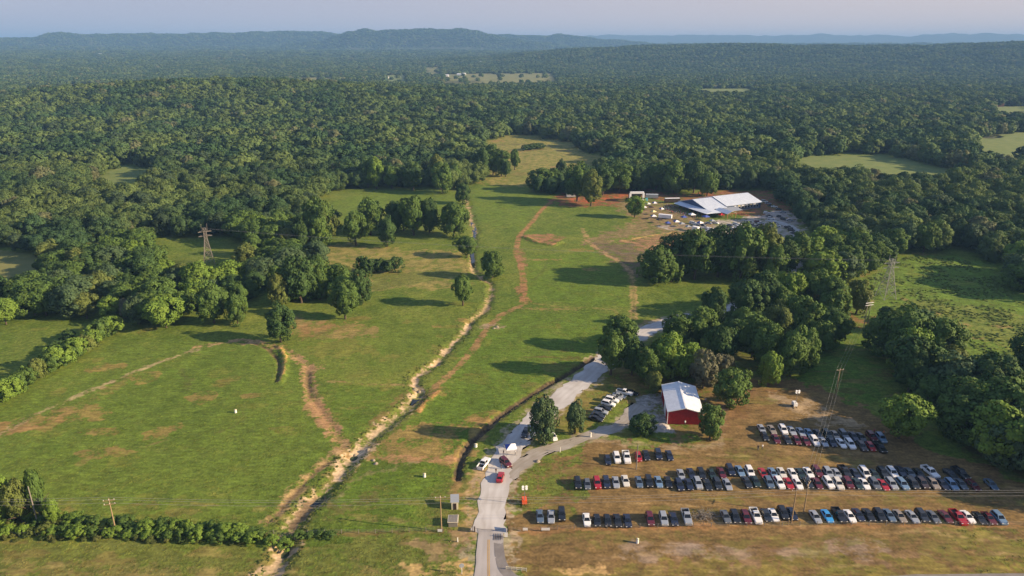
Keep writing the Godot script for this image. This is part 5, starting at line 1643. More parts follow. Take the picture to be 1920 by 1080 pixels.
func build_cars() -> void:
	rng.seed = 404
	park([
		[7, -145.6, "slate", "sedan", 0], [9.8, -145.3, "silver", "sedan", 0], [12.5, -146, "black", "suv", 0], [18.6, -143.9, "white", "sedan", 0], [21.1, -143.5, "black", "hatchback", 0], [23.7, -143.5, "black", "hatchback", 0], [26.2, -143.7, "black", "sedan", 0], [28.7, -143.7, "navy", "sedan", 0], [34.4, -144.3, "maroon", "suv", 0], [37.8, -144.3, "silver", "suv", 0], [40.3, -144.2, "navy", "sedan", 0], [43.7, -144.9, "silver", "pickup", 0], [53.5, -145.1, "grey", "sedan", 0], [55.9, -145.1, "black", "suv", 0], [58.6, -145.1, "maroon", "suv", 0], [61.3, -145.7, "white", "pickup", 0], [64.1, -146.2, "dark", "sedan", 0], [66, -146.4, "white", "sedan", 0], [68.6, -146.9, "black", "suv", 0], [70.8, -146.7, "navy", "sedan", 0], [76.2, -145.5, "silver", "sedan", 0], [79.3, -145.8, "blue", "sedan", 0], [82.4, -146, "black", "pickup", 0], [84.9, -145.7, "white", "sedan", 0], [87.3, -146.2, "navy", "sedan", 0], [89.9, -146.2, "black", "sedan", 0], [92.5, -145.9, "black", "suv", 0], [94.9, -145.9, "slate", "sedan", 0], [97.3, -145.5, "tan", "sedan", 0], [100.3, -145.2, "silver", "sedan", 0], [103, -145.6, "dark", "suv", 0], [105.6, -145.3, "grey", "sedan", 0], [108.7, -145.3, "maroon", "sedan", 0], [111.8, -145.1, "red", "pickup", 0], [114.4, -145.5, "white", "sedan", 0], [117.2, -145.1, "black", "sedan", 0], [119.5, -145, "maroon", "sedan", 0], [121.9, -144.9, "sky", "suv", 0]], "the front row by the fence", "cars parked in the front row")
	park([
		[17.7, -159.1, "black", "suv", 0], [20.2, -158.4, "grey", "hatchback", 0], [22.9, -158.9, "red", "suv", 0], [25.4, -159.1, "navy", "suv", 0], [28, -159.3, "silver", "sedan", 0], [30.7, -160, "cream", "sedan", 0], [34.3, -159.7, "slate", "sedan", 0], [37, -159.7, "black", "suv", 0], [39.6, -159.7, "sky", "sedan", 0], [42.2, -159.7, "black", "sedan", 0], [44.9, -158.3, "navy", "suv", 0], [47.6, -158.7, "navy", "sedan", 0], [50.1, -159.1, "silver", "suv", 0], [52.6, -158.7, "black", "sedan", 0], [55.4, -159.1, "dark", "suv", 0], [58.1, -159.2, "silver", "sedan", 0], [63.6, -159.9, "dark", "sedan", 0], [66.1, -160.3, "green", "sedan", 0], [69.5, -159.7, "slate", "suv", 0], [72.3, -159.7, "white", "suv", 0], [74.7, -159.5, "red", "sedan", 0], [77.2, -159.5, "white", "sedan", 0], [80.1, -159.9, "dark", "sedan", 0], [82.5, -159.5, "maroon", "sedan", 0], [85.6, -159.7, "white", "suv", 0], [88, -159.2, "cream", "suv", 0], [90.8, -159.5, "maroon", "suv", 0], [93.1, -159.3, "green", "sedan", 0], [95.1, -159.3, "white", "sedan", 0], [97.8, -159.2, "grey", "suv", 0], [99.9, -158.9, "red", "sedan", 0], [102.4, -159.2, "silver", "suv", 0], [105.3, -159.1, "sky", "suv", 0], [108.2, -159.5, "dark", "minivan", 0], [110.9, -159.5, "brown", "suv", 0], [113.6, -159.3, "tan", "suv", 0], [116.1, -159.1, "navy", "sedan", 0], [118.4, -158.9, "sky", "suv", 0], [121.1, -159.2, "grey", "sedan", 0], [123.9, -158.5, "maroon", "sedan", 0], [128.7, -158.5, "slate", "sedan", 0]], "the middle double row's near line", "cars parked in the middle row's near line")
	park([
		[46.5, -163.2, "silver", "sedan", 0], [49.5, -164, "navy", "sedan", 0], [52.3, -163.9, "black", "suv", 0], [55.2, -164, "green", "sedan", 0], [58, -164.4, "maroon", "sedan", 0], [60.8, -165.6, "navy", "suv", 0], [63.4, -165.3, "sky", "sedan", 0], [66, -164.9, "white", "suv", 0], [69.4, -164.1, "red", "sedan", 0], [72.2, -164.3, "sky", "sedan", 0], [74.7, -164.4, "cream", "sedan", 0], [77.5, -163.9, "white", "sedan", 0], [79.6, -164, "green", "sedan", 0], [82.1, -164.4, "white", "sedan", 0], [84.6, -164.7, "maroon", "suv", 0], [87.4, -164.1, "silver", "suv", 0], [89.7, -164, "silver", "sedan", 0], [92.4, -164.9, "black", "pickup", 0], [94.9, -164.1, "navy", "sedan", 0], [97.8, -164.7, "white", "minivan", 0], [100.1, -164, "green", "sedan", 0], [102.8, -164.5, "dark", "suv", 0], [105.3, -164.4, "white", "suv", 0], [108, -165.1, "navy", "sedan", 0], [110.1, -164.3, "grey", "sedan", 0], [112.5, -164.1, "black", "sedan", 0], [116, -164.7, "white", "pickup", 8], [121.1, -163.9, "dark", "sedan", 8], [123.9, -164, "dark", "pickup", 8]], "the middle double row's far line", "cars parked in the middle row's far line")
	park([
		[76.7, -187, "silver", "sedan", 0], [79.7, -186.5, "tan", "sedan", 0], [83.1, -186.3, "white", "suv", 0], [85.5, -185.8, "silver", "sedan", 0], [88.1, -185.2, "silver", "sedan", 0], [90.4, -184.7, "sky", "sedan", 0], [92.9, -184.3, "black", "sedan", 0], [95.6, -183.9, "green", "suv", 0], [97.9, -183.7, "tan", "sedan", 0], [100.6, -183.9, "grey", "suv", 0], [103.2, -183.1, "navy", "sedan", 0], [105.3, -182.6, "dark", "sedan", 0], [108.5, -182.8, "maroon", "suv", 0], [111, -182, "sky", "suv", 0]], "the far parking row's back line", "cars parked in the far row's back line")
	park([
		[76.2, -182.6, "black", "hatchback", 0], [79.1, -181.4, "maroon", "sedan", 0], [82.3, -181.1, "dark", "sedan", 0], [85, -180.6, "maroon", "hatchback", 0], [87.6, -180.4, "maroon", "sedan", 0], [90.3, -180.3, "white", "suv", 0], [92.7, -179.9, "silver", "sedan", 0], [95.2, -179.9, "navy", "sedan", 0], [97.8, -179.4, "white", "sedan", 0], [100.3, -178.9, "white", "suv", 0], [103.2, -177.6, "brown", "suv", 0], [105.7, -177.5, "red", "hatchback", 0], [108.2, -177.1, "black", "pickup", 0]], "the far parking row's front line", "cars parked in the far row's front line")
	park([
		[27.2, -170.1, "navy", "hatchback", 0], [30, -171.3, "white", "suv", 0], [32.8, -171.5, "white", "pickup", 0], [36.2, -171.6, "red", "hatchback", 0], [38.6, -172.5, "black", "sedan", 0], [42.2, -172.9, "navy", "suv", 0], [45.3, -172.7, "navy", "sedan", 0]], "the short row in front of the barn", "cars parked in the short row before the barn")
	park([
		[26.5, -193.2, "black", "sedan", 62], [27.4, -195.4, "dark", "sedan", 62], [28.6, -197.7, "silver", "suv", 62], [30.1, -200.3, "black", "sedan", 62], [31.7, -202.8, "white", "suv", 62], [33.2, -205.4, "white", "suv", 62], [34.6, -207.4, "silver", "sedan", 62], [36.1, -208.9, "silver", "sedan", 62], [38.4, -211.3, "white", "pickup", 62], [40.8, -211.5, "black", "sedan", 62]], "the slanted row left of the barn", "cars parked beside the gravel yard")
	var road := [
		["pickup", "white", Vector2(-8, -168.73), deg_to_rad(158), "white pickup truck standing on the grass left of the road"], ["suv", "maroon", Vector2(-1.82, -169.26), deg_to_rad(32), "dark maroon SUV stopped at the road checkpoint"],
		["sedan", "red", Vector2(-3.21, -162.07), deg_to_rad(172), "red sedan driving up the gravel road"], ["suv", "black", Vector2(4.06, -184.67), deg_to_rad(-15), "black SUV in tree shade on the gravel road"], ["hatchback", "white", Vector2(12.41, -182.85), 0.3, "small white car half hidden behind the cedar"]]
	for a in road:
		car(a[0], a[1], a[2], a[3], a[4], "vehicles on the gravel road")
	park([
		[120.2, -449.3, "white", "minivan", 60], [124.7, -447.1, "white", "sedan", 70], [125.5, -444.4, "black", "sedan", 75], [125.2, -437.3, "white", "pickup", 70], [130.7, -449.3, "silver", "sedan", 60], [125.4, -429.6, "silver", "sedan", 80], [127.9, -428.2, "white", "sedan", 80], [135.5, -450.5, "white", "suv", 50], [129.2, -417.3, "white", "sedan", 30], [138, -437.6, "dark", "suv", 60], [143.2, -443.5, "grey", "sedan", 60], [148.6, -448, "white", "suv", 60], [146.7, -438.7, "white", "pickup", 60], [159.2, -451.7, "green", "suv", 70], [158.2, -438.7, "navy", "sedan", 80], [165.1, -454.4, "maroon", "suv", 70], [162.8, -444.7, "dark", "sedan", 80], [166, -450.5, "silver", "sedan", 80], [163.4, -441.1, "silver", "sedan", 80], [180.1, -480.5, "white", "suv", 85], [176.9, -463.1, "white", "suv", 80], [174.5, -449.5, "black", "sedan", 70], [192.3, -499.4, "white", "sedan", 75], [174, -443.2, "white", "suv", 70], [185.5, -469.9, "dark", "sedan", 40], [192.2, -482.1, "silver", "sedan", 75], [184.9, -460.8, "dark", "suv", 40], [187.8, -458, "silver", "sedan", 75], [179.5, -437.6, "black", "pickup", 35], [178.9, -431.4, "black", "suv", 35], [177.7, -424, "black", "sedan", 35], [191.8, -519.1, "white", "minivan", 80], [192.5, -491.2, "dark", "sedan", 60], [155.9, -430.7, "dark", "sedan", 80], [121.9, -445.1, "silver", "sedan", 65], [120.3, -434.6, "white", "suv", 70], [128.4, -434.6, "white", "sedan", 75], [132.3, -432.3, "grey", "sedan", 60], [138, -432.3, "white", "sedan", 60], [142.7, -434.6, "white", "sedan", 60], [154.5, -446.3, "silver", "sedan", 70], [152.6, -436.9, "white", "sedan", 75], [158.5, -445.1, "grey", "suv", 75], [150, -445.1, "white", "sedan", 60], [192.1, -512.1, "silver", "sedan", 80], [190.9, -503, "dark", "sedan", 75], [178.9, -471.8, "black", "sedan", 80]], "the pavilion car park", "cars at the pavilion")
	park([
		[152.3, -346.6, "dark", "suv", 80], [156.6, -347.2, "silver", "sedan", 80], [160.1, -346.6, "sky", "sedan", 70], [161, -341.2, "silver", "sedan", 60], [111.7, -296.7, "white", "suv", 70], [102.9, -298.6, "silver", "sedan", 60], [149.1, -295.8, "white", "sedan", 40]], "the shade behind the barn grove", "cars parked in the grove shade")

# ---------------------------------------------------------------- people, poles, wires, signs and the rest

func pole(label: String, base: Vector2, h: float, arms: int, turn: float, m := "wood_pole") -> Node3D:
	var t := thing("utility_pole", label, "pole", at_ground(base) - Vector3(0, 0.2, 0), turn, "utility poles")
	var s := Shape.new()
	s.cylinder(Vector3.ZERO, Vector3(0, h, 0), 0.17, 10, 0.12)
	part("shaft", s, mats[m], t)
	for k in arms:
		s = Shape.new()
		s.box(Vector3(0, h - 0.5 - k * 1.1, 0.14), Vector3(2.6, 0.14, 0.12))
		var arm := part("crossarm", s, mats[m], t)
		for x in [-1.15, 0.0, 1.15]:
			s = Shape.new()
			s.cylinder(Vector3(x, h - 0.43 - k * 1.1, 0.14), Vector3(x, h - 0.18 - k * 1.1, 0.14), 0.06, 6)
			part("insulator", s, mats["white_paint"], arm)
	return t

func wire(label: String, points: PackedVector3Array, sag: float, r := 0.022) -> void:
	var path := PackedVector3Array()
	for k in points.size() - 1:
		for j in 14:
			var t := j / 14.0
			path.append(points[k].lerp(points[k + 1], t) - Vector3(0, sag * 4.0 * t * (1.0 - t), 0))
	path.append(points[-1])
	var s := Shape.new()
	s.tube(path, [r], 5)
	single("overhead_wire", s, mats["wire"], label, "wire", Vector3.ZERO, 0.0, "overhead wires")

func lattice(label: String, base: Vector2, h: float, foot: float, turn: float, m: String) -> void:
	var t := thing("lattice_tower", label, "pylon", at_ground(base), turn, "lattice pylons")
	var wide := func(y: float) -> float: return lerpf(foot, foot * 0.28, clampf(y / (h * 0.72), 0.0, 1.0))
	for x in [-1, 1]:
		for z in [-1, 1]:
			var s := Shape.new()
			var w0: float = wide.call(0.0)
			var w1: float = wide.call(h)
			s.bar(Vector3(x * w0, 0, z * w0), Vector3(x * w1, h * 0.72, z * w1), 0.2)
			s.bar(Vector3(x * w1, h * 0.72, z * w1), Vector3(x * w1, h, z * w1), 0.16)
			part("leg", s, mats[m], t)
	var levels := [0.0, 0.2, 0.38, 0.53, 0.66, 0.76, 0.86, 1.0]
	for k in levels.size() - 1:
		var y0: float = levels[k] * h
		var y1: float = levels[k + 1] * h
		var a: float = wide.call(y0)
		var b: float = wide.call(y1)
		var s := Shape.new()
		for q in 4:
			var r := Basis(Vector3.UP, q * PI / 2)
			s.bar(r * Vector3(-a, y0, a), r * Vector3(b, y1, b), 0.1)
			s.bar(r * Vector3(a, y0, a), r * Vector3(-b, y1, b), 0.1)
			s.bar(r * Vector3(-b, y1, b), r * Vector3(b, y1, b), 0.09)
		part("bracing", s, mats[m], t)
	for y in [0.78, 0.9]:
		var s := Shape.new()
		s.box(Vector3(0, y * h, 0), Vector3(foot * 2.6, 0.22, 0.3))
		s.bar(Vector3(-foot * 1.3, y * h, 0), Vector3(0, y * h + 1.2, 0), 0.1)
		s.bar(Vector3(foot * 1.3, y * h, 0), Vector3(0, y * h + 1.2, 0), 0.1)
		part("crossarm", s, mats[m], t)
	for x in [-1, 1]:
		var s := Shape.new()
		s.bar(Vector3(x * foot * 0.5, h * 0.9, 0), Vector3(x * foot * 0.55, h * 1.12, 0), 0.12)
		part("peak", s, mats[m], t)

func build_details() -> void:
	rng.seed = 900
	poles_and_wires()
	towers_and_lights()
	signs_and_fences()
	people()
	stones()

func poles_and_wires() -> void:
	pole("leaning wooden utility pole in the lower left hedgerow", Vector2(-96.52, -140.01), 9.8, 2, 0.25)
	pole("bare pale pole among the trees at the lower left corner", Vector2(-117.18, -142.6), 11.5, 0, 0.0, "grey_wood")
	pole("slim wooden utility pole left of the road by the white sign", Vector2(-17.19, -140.21), 10.6, 1, 0.1)
	pole("wooden utility pole at the fence gap in the front car row", Vector2(69.69, -144.03), 10.2, 1, 0.1)
	pole("pale wooden pole behind the front car row gap", Vector2(74.25, -147.8), 9.6, 1, 0.9)
	pole("wooden pole with one crossarm on the shaded grass behind the parked cars", Vector2(108.93, -208.4), 11.0, 1, 0.25)
	var d := thing("double_pole", "double pole with white twin crossarms beside the slender olive tree", "pole", at_ground(Vector2(146.85, -266.81)), 0.3)
	for x in [-0.8, 0.8]:
		var s := Shape.new()
		s.cylinder(Vector3(x, -0.2, 0), Vector3(x, 12.5, 0), 0.16, 8, 0.12)
		part("shaft", s, mats["grey_wood"], d)
	for y in [11.3, 12.3]:
		var s := Shape.new()
		s.box(Vector3(0, y, 0.15), Vector3(4.0, 0.18, 0.16))
		part("crossarm", s, mats["white_paint"], d)
	pole("thin pole standing in the short row before the barn", Vector2(34.81, -166.63), 8.0, 0, 0.0, "grey_wood")
	# the line along the fence
	var base: Array = [Vector2(-215.46, -139.62), Vector2(-96.52, -140.01), Vector2(-17.19, -140.21), Vector2(69.69, -144.03), Vector2(178.82, -144.64)]
	for k in 3:
		var l := PackedVector3Array()
		for p in base:
			l.append(at_ground(p) + Vector3(0.1, [9.7, 9.5, 8.4][k], [0.5, -0.6, 0.1][k]))
		wire("%s overhead wire running along the fence line" % ["nearest", "rear", "lowest"][k], l, 0.9, 0.022)
	var back: Array = [Vector2(74.25, -147.8), Vector2(108.93, -208.4), Vector2(146.85, -266.81), Vector2(177.05, -316.8)]
	for k in 3:
		var l := PackedVector3Array()
		for j in back.size():
			l.append(at_ground(back[j]) + Vector3([-1.1, 0.0, 1.1][k], [9.3, 10.6, 12.2, 13.0][j], 0))
		wire("%s overhead wire climbing from the car rows to the double pole" % ["left", "middle", "right"][k], l, 0.8, 0.014)
	var a := at_ground(Vector2(-166.51, -365.25))
	var b := at_ground(Vector2(175.95, -307))
	for k in 3:
		wire("%s high voltage wire spanning between the two lattice pylons" % ["left", "middle", "right"][k], PackedVector3Array([a + Vector3(0, 17.5 + k * 0.9, (k - 1) * 2.4), b + Vector3(0, 17.5 + k * 0.9, (k - 1) * 2.4)]), 3.0, 0.015)

func light_tower(label: String, at: Vector2, colour: String, h: float) -> void:
	var t := thing("light_tower", label, "light tower", at_ground(at), 0.1, "mobile light towers")
	var s := Shape.new()
	s.box(Vector3(0, 0.9, 0), Vector3(1.3, 1.0, 1.8))
	s.box(Vector3(0, 1.5, -0.2), Vector3(1.1, 0.3, 1.2))
	part("generator_box", s, mats[colour], t)
	s = Shape.new()
	s.bar(Vector3(0, 0.35, -1.0), Vector3(0, 0.35, 1.9), 0.14)
	s.bar(Vector3(-1.4, 0.3, 0), Vector3(1.4, 0.3, 0), 0.12)
	part("chassis", s, mats["black_plastic"], t)
	for x in [-0.7, 0.7]:
		part("wheel", wheel_shape(), mats["tyre"], t).position = Vector3(x, 0.34, 0)
	s = Shape.new()
	s.cylinder(Vector3(0, 1.2, 0.6), Vector3(0, h, 0.6), 0.09, 8, 0.05)
	part("mast", s, mats["steel"], t)
	for q in [[-0.45, 0.0], [0.45, 0.0], [-0.45, -0.6], [0.45, -0.6]]:
		s = Shape.new()
		s.cylinder(Vector3(q[0], h + q[1] - 0.1, 0.62), Vector3(q[0], h + q[1] + 0.12, 0.9), 0.26, 10, 0.34)
		part("lamp_head", s, mats["white_paint"], t)
	s = Shape.new()
	s.bar(Vector3(-0.6, h, 0.6), Vector3(0.6, h, 0.6), 0.08)
	part("lamp_bar", s, mats["steel"], t)

func towers_and_lights() -> void:
	lattice("weathered timber coloured lattice pylon rising from the left wood", Vector2(-164.47, -360.31), 20.0, 2.6, 0.5, "grey_wood")
	lattice("pale steel lattice pylon on the meadow's left edge", Vector2(175.95, -307), 19.0, 3.2, 0.2, "steel")
	light_tower("orange mobile light tower right of the gravel road", Vector2(3.18, -151.51), "orange_paint", 5.6)
	light_tower("white mobile light tower on the bare ground above the car rows", Vector2(92.7, -202.19), "white_paint", 6.0)

func signboard(label: String, at: Vector2, w: float, h: float, lift: float, turn: float) -> void:
	var t := thing("signboard", label, "sign", at_ground(at), turn, "white signs along the fence")
	var s := Shape.new()
	s.box(Vector3(0, lift + h / 2, 0), Vector3(w, h, 0.05))
	part("board", s, mats["white_paint"], t)
	for x in [-0.42, 0.42]:
		s = Shape.new()
		s.box(Vector3(x * w, (lift + h) / 2, -0.06), Vector3(0.07, lift + h, 0.06))
		part("post", s, mats["grey_wood"], t)

func fence(label: String, line: PackedVector2Array, gap: float) -> void:
	var t := thing("wire_fence", label, "fence", Vector3.ZERO, 0.0, "wire fences")
	var ps := along(line, gap)
	var s := Shape.new()
	s.box(Vector3(0, 0.6, 0), Vector3(0.12, 1.3, 0.12))
	var m := s.mesh()
	var tops := PackedVector3Array()
	for p in ps:
		part("post", m, mats["grey_wood"], t).position = at_ground(p)
		tops.append(at_ground(p))
	for y in [0.45, 0.8, 1.15]:
		s = Shape.new()
		var path := PackedVector3Array()
		for p in tops:
			path.append(p + Vector3(0, y, 0))
		s.tube(path, [0.012], 3)
		part("wire_strand", s, mats["wire"], t)

func signs_and_fences() -> void:
	fence("wire fence on wooden posts left of the road", pts([-131.2, -138.1, -90.7, -139.2, -53.8, -139.4, -16.9, -140.2, -9.9, -140.6]), 4.0)
	fence("wire fence on wooden posts before the front car row", pts([-1, -140.6, 31.5, -141.8, 71.3, -142.8, 126.7, -142.6, 150.3, -142.4]), 4.0)
	signboard("white sign at the foot of the slim utility pole", Vector2(-17.54, -139.81), 1.1, 0.7, 0.3, 0.0)
	signboard("small white banner on the fence right of the gate", Vector2(3.26, -140.6), 1.2, 0.7, 0.4, 0.0)
	signboard("wide white banner on the fence right of the gate", Vector2(8.22, -140.6), 2.1, 0.7, 0.4, 0.0)
	signboard("white sign beside the gate's right post", Vector2(-1.42, -138.07), 0.8, 1.3, 0.3, 0.0)
	var g := thing("road_gate", "dark metal gate posts with a cable sagging across the road", "gate", at_ground(Vector2(-5.2, -140.01)))
	for x in [-3.9, 4.2]:
		var s := Shape.new()
		s.cylinder(Vector3(x, 0, 0), Vector3(x, 1.7, 0), 0.14, 8)
		part("post", s, mats["dark_brown"], g)
		s = Shape.new()
		s.box(Vector3(x * 1.12, 0.9, -0.6), Vector3(0.08, 1.1, 1.6))
		part("gate_leaf", s, mats["dark_brown"], g)
	var c := Shape.new()
	c.tube(PackedVector3Array([Vector3(-3.9, 1.3, 0), Vector3(-1.5, 0.75, 0), Vector3(1.5, 0.7, 0), Vector3(4.2, 1.3, 0)]), [0.035], 5)
	part("cable", c, mats["black_plastic"], g)
	var grid := thing("cattle_grid", "dark steel bars of a cattle grid in the road", "grid", at_ground(Vector2(-3.48, -138.26)) + Vector3(0, 0.13, 0))
	for k in 5:
		var s := Shape.new()
		s.box(Vector3(-0.9 + k * 0.42, 0.03, 0), Vector3(0.07, 0.05, 2.4))
		part("bar", s, mats["dark_brown"], grid)
	var r := thing("guard_rail", "cream slatted guard rail beside the road mouth", "guard rail", at_ground(Vector2(0.97, -127.24)), -0.12)
	for k in 2:
		var s := Shape.new()
		s.box(Vector3(0, 0.35 + k * 0.45, 0), Vector3(4.8, 0.18, 0.12))
		part("rail", s, mats["cream_paint"], r)
	for k in 5:
		var s := Shape.new()
		s.box(Vector3(-2.3 + k * 1.15, 0.45, 0), Vector3(0.16, 0.95, 0.16))
		part("post", s, mats["cream_paint"], r)
	var sg := thing("road_sign", "grey round road sign on a post at the road mouth's left", "sign", at_ground(Vector2(-11.26, -125.9)), 0.2)
	var s := Shape.new()
	s.cylinder(Vector3(0, 0, 0), Vector3(0, 2.0, 0), 0.06, 6)
	part("post", s, mats["white_paint"], sg)
	s = Shape.new()
	s.cylinder(Vector3(0, 2.3, -0.04), Vector3(0, 2.3, 0.04), 0.6, 8)
	part("sign_plate", s, mats["grey_paint"], sg)
	# white well heads and posts on the grass
	for a in [[Vector2(-89.32, -198.33), 0.42, 1.0, "white well pipe standing in the big left field"], [Vector2(-24.05, -162.82), 0.42, 1.0, "white well pipe on the green plot left of the road"], [Vector2(29.91, -136.17), 0.35, 1.2, "white marker post on the grass below the front car row"],
			[Vector2(-13.01, -136.54), 0.14, 1.2, "slim cream marker post left of the road mouth"], [Vector2(-10.73, -178.12), 0.5, 0.9, "white cone beside the dark roadside ditch"], [Vector2(23.76, -183.45), 0.3, 1.4, "white post beside the farm track"], [Vector2(14.01, -175.27), 0.12, 1.6, "wooden post at the farm track's edge"], [Vector2(9.7, -179.87), 0.1, 2.4, "thin wooden post in front of the cedar"]]:
		var w := thing("marker_post", a[3], "post", at_ground(a[0]), 0.0, "posts and well pipes on the grass")
		var q := Shape.new()
		q.cylinder(Vector3.ZERO, Vector3(0, a[2], 0), a[1], 10, a[1] * 0.85)
		part("shaft", q, mats["white_paint"], w)
		q = Shape.new()
		q.cylinder(Vector3(0, a[2], 0), Vector3(0, a[2] + 0.14, 0), a[1] * 1.15, 10, a[1] * 0.5)
		part("cap", q, mats["cream_paint"], w)
	var h := thing("fence_brace", "wooden H shaped fence brace beneath the front row utility pole", "fence brace", at_ground(Vector2(67.53, -143.21)))
	for x in [-1.1, 1.1]:
		s = Shape.new()
		s.cylinder(Vector3(x, -0.1, 0), Vector3(x, 1.5, 0), 0.1, 7)
		part("post", s, mats["wood_pole"], h)
	s = Shape.new()
	s.bar(Vector3(-1.1, 1.0, 0), Vector3(1.1, 1.0, 0), 0.12)
	part("rail", s, mats["wood_pole"], h)
	# a heap of cut brush between the parked cars
	s = Shape.new()
	for k in 220:
		var p := Vector3(rng.randfn() * 1.6, absf(rng.randfn()) * 0.5, rng.randfn() * 1.0)
		s.bar(p, p + Vector3(rng.randfn(), rng.randf_range(0.0, 0.9), rng.randfn()).normalized() * rng.randf_range(0.6, 1.6), rng.randf_range(0.03, 0.07))
	single("brush_heap", s, mats["grey_wood"], "grey heap of bare branches in the front car row", "brush heap", at_ground(Vector2(48.31, -145.68)))

func stones() -> void:
	for a in [[Vector2(-38.69, -169.79), 0.8], [Vector2(-33.63, -215.34), 1.0], [Vector2(-32, -214.16), 0.8], [Vector2(-39.75, -171.4), 0.7], [Vector2(-46.11, -176.12), 0.6], [Vector2(-42.37, -176.97), 0.8], [Vector2(-6.3, -270.87), 1.0], [Vector2(-7.61, -269.12), 0.8], [Vector2(7.31, -170.59), 0.9]]:
		single("boulder", mound(a[1], a[1] * 0.7, int(a[0].x * 10)), mats["stone"], "pale boulder beside the creek or track", "boulder", at_ground(a[0]), 0.0, "pale boulders by the creek and tracks")

# one continuous body: the distance to tapered limbs, joined smoothly and meshed as surface nets
func person_mesh(pose: String, shirt: Color, trousers: Color, hair: Color) -> ArrayMesh:
	var skin := Color(0.42, 0.26, 0.18)
	var lift := 0.0 if pose == "standing" else -0.42
	var bones: Array = []
	var add := func(a: Vector3, b: Vector3, ra: float, rb: float, c: Color) -> void: bones.append([a, b, ra, rb, c])
	var hip := Vector3(0, 0.95 + lift, 0)
	var neck := Vector3(0, 1.45 + lift, 0.02)
	add.call(hip, Vector3(0, 1.2 + lift, 0.01), 0.16, 0.15, shirt)
	add.call(Vector3(-0.1, 1.34 + lift, 0), Vector3(0.1, 1.34 + lift, 0), 0.13, 0.13, shirt)
	add.call(neck, Vector3(0, 1.56 + lift, 0.03), 0.055, 0.055, skin)
	add.call(Vector3(0, 1.62 + lift, 0.03), Vector3(0, 1.68 + lift, 0.035), 0.09, 0.095, skin)
	add.call(Vector3(0, 1.70 + lift, 0.0), Vector3(0, 1.66 + lift, -0.03), 0.1, 0.09, hair)
	for s in [-1.0, 1.0]:
		add.call(Vector3(s * 0.2, 1.38 + lift, 0), Vector3(s * 0.27, 1.12 + lift, -0.02), 0.06, 0.05, shirt)
		add.call(Vector3(s * 0.27, 1.12 + lift, -0.02), Vector3(s * 0.25, 0.88 + lift, 0.1), 0.045, 0.035, skin)
		add.call(Vector3(s * 0.25, 0.88 + lift, 0.1), Vector3(s * 0.245, 0.79 + lift, 0.13), 0.04, 0.03, skin)
		if pose == "standing":
			var step: float = s * 0.1
			add.call(hip + Vector3(s * 0.09, -0.03, 0), Vector3(s * 0.11, 0.5, step * 0.6), 0.1, 0.07, trousers)
			add.call(Vector3(s * 0.11, 0.5, step * 0.6), Vector3(s * 0.11, 0.09, step), 0.068, 0.045, trousers)
			add.call(Vector3(s * 0.11, 0.05, step - 0.05), Vector3(s * 0.12, 0.04, step + 0.16), 0.05, 0.045, Color(0.03, 0.03, 0.03))
		else:
			add.call(hip + Vector3(s * 0.09, -0.03, 0.02), Vector3(s * 0.13, 0.5, 0.42), 0.1, 0.075, trousers)
			add.call(Vector3(s * 0.13, 0.5, 0.42), Vector3(s * 0.13, 0.09, 0.46), 0.068, 0.045, trousers)
			add.call(Vector3(s * 0.13, 0.05, 0.42), Vector3(s * 0.14, 0.04, 0.6), 0.05, 0.045, Color(0.03, 0.03, 0.03))
	var cell := 0.045
	var lo := Vector3(-0.42, -0.05, -0.3)
	var n := Vector3i(19, 42, 24)
	var field := PackedFloat32Array()
	field.resize(n.x * n.y * n.z)
	for y in n.y:
		for z in n.z:
			for x in n.x:
				var p := lo + Vector3(x, y, z) * cell
				var d := 9.0
				for b in bones:
					var ab: Vector3 = b[1] - b[0]
					var t := clampf((p - b[0]).dot(ab) / ab.length_squared(), 0.0, 1.0)
					var e: float = p.distance_to(b[0] + ab * t) - lerpf(b[2], b[3], t)
					var k := 0.03
					var h := maxf(k - absf(d - e), 0.0) / k
					d = minf(d, e) - h * h * k * 0.25
				field[(y * n.z + z) * n.x + x] = d
	var s := Shape.new()
	var index := {}
	for y in n.y - 1:
		for z in n.z - 1:
			for x in n.x - 1:
				var at := (y * n.z + z) * n.x + x
				var sum := Vector3.ZERO
				var hits := 0
				for q in [[0, 0, 0, 1, 0, 0], [0, 1, 0, 1, 1, 0], [0, 0, 1, 1, 0, 1], [0, 1, 1, 1, 1, 1], [0, 0, 0, 0, 1, 0], [1, 0, 0, 1, 1, 0], [0, 0, 1, 0, 1, 1], [1, 0, 1, 1, 1, 1], [0, 0, 0, 0, 0, 1], [1, 0, 0, 1, 0, 1], [0, 1, 0, 0, 1, 1], [1, 1, 0, 1, 1, 1]]:
					var fa := field[at + (q[1] * n.z + q[2]) * n.x + q[0]]
					var fb := field[at + (q[4] * n.z + q[5]) * n.x + q[3]]
					if (fa < 0) != (fb < 0):
						sum += Vector3(q[0], q[1], q[2]).lerp(Vector3(q[3], q[4], q[5]), fa / (fa - fb))
						hits += 1
				if hits == 0:
					continue
				var p := lo + (Vector3(x, y, z) + sum / hits) * cell
				var best := 9.0
				for b in bones:
					var ab: Vector3 = b[1] - b[0]
					var t := clampf((p - b[0]).dot(ab) / ab.length_squared(), 0.0, 1.0)
					var e: float = p.distance_to(b[0] + ab * t) - lerpf(b[2], b[3], t)
					if e < best:
						best = e
						s.tint = b[4]
				index[at] = s.vert(p, Vector3.UP)
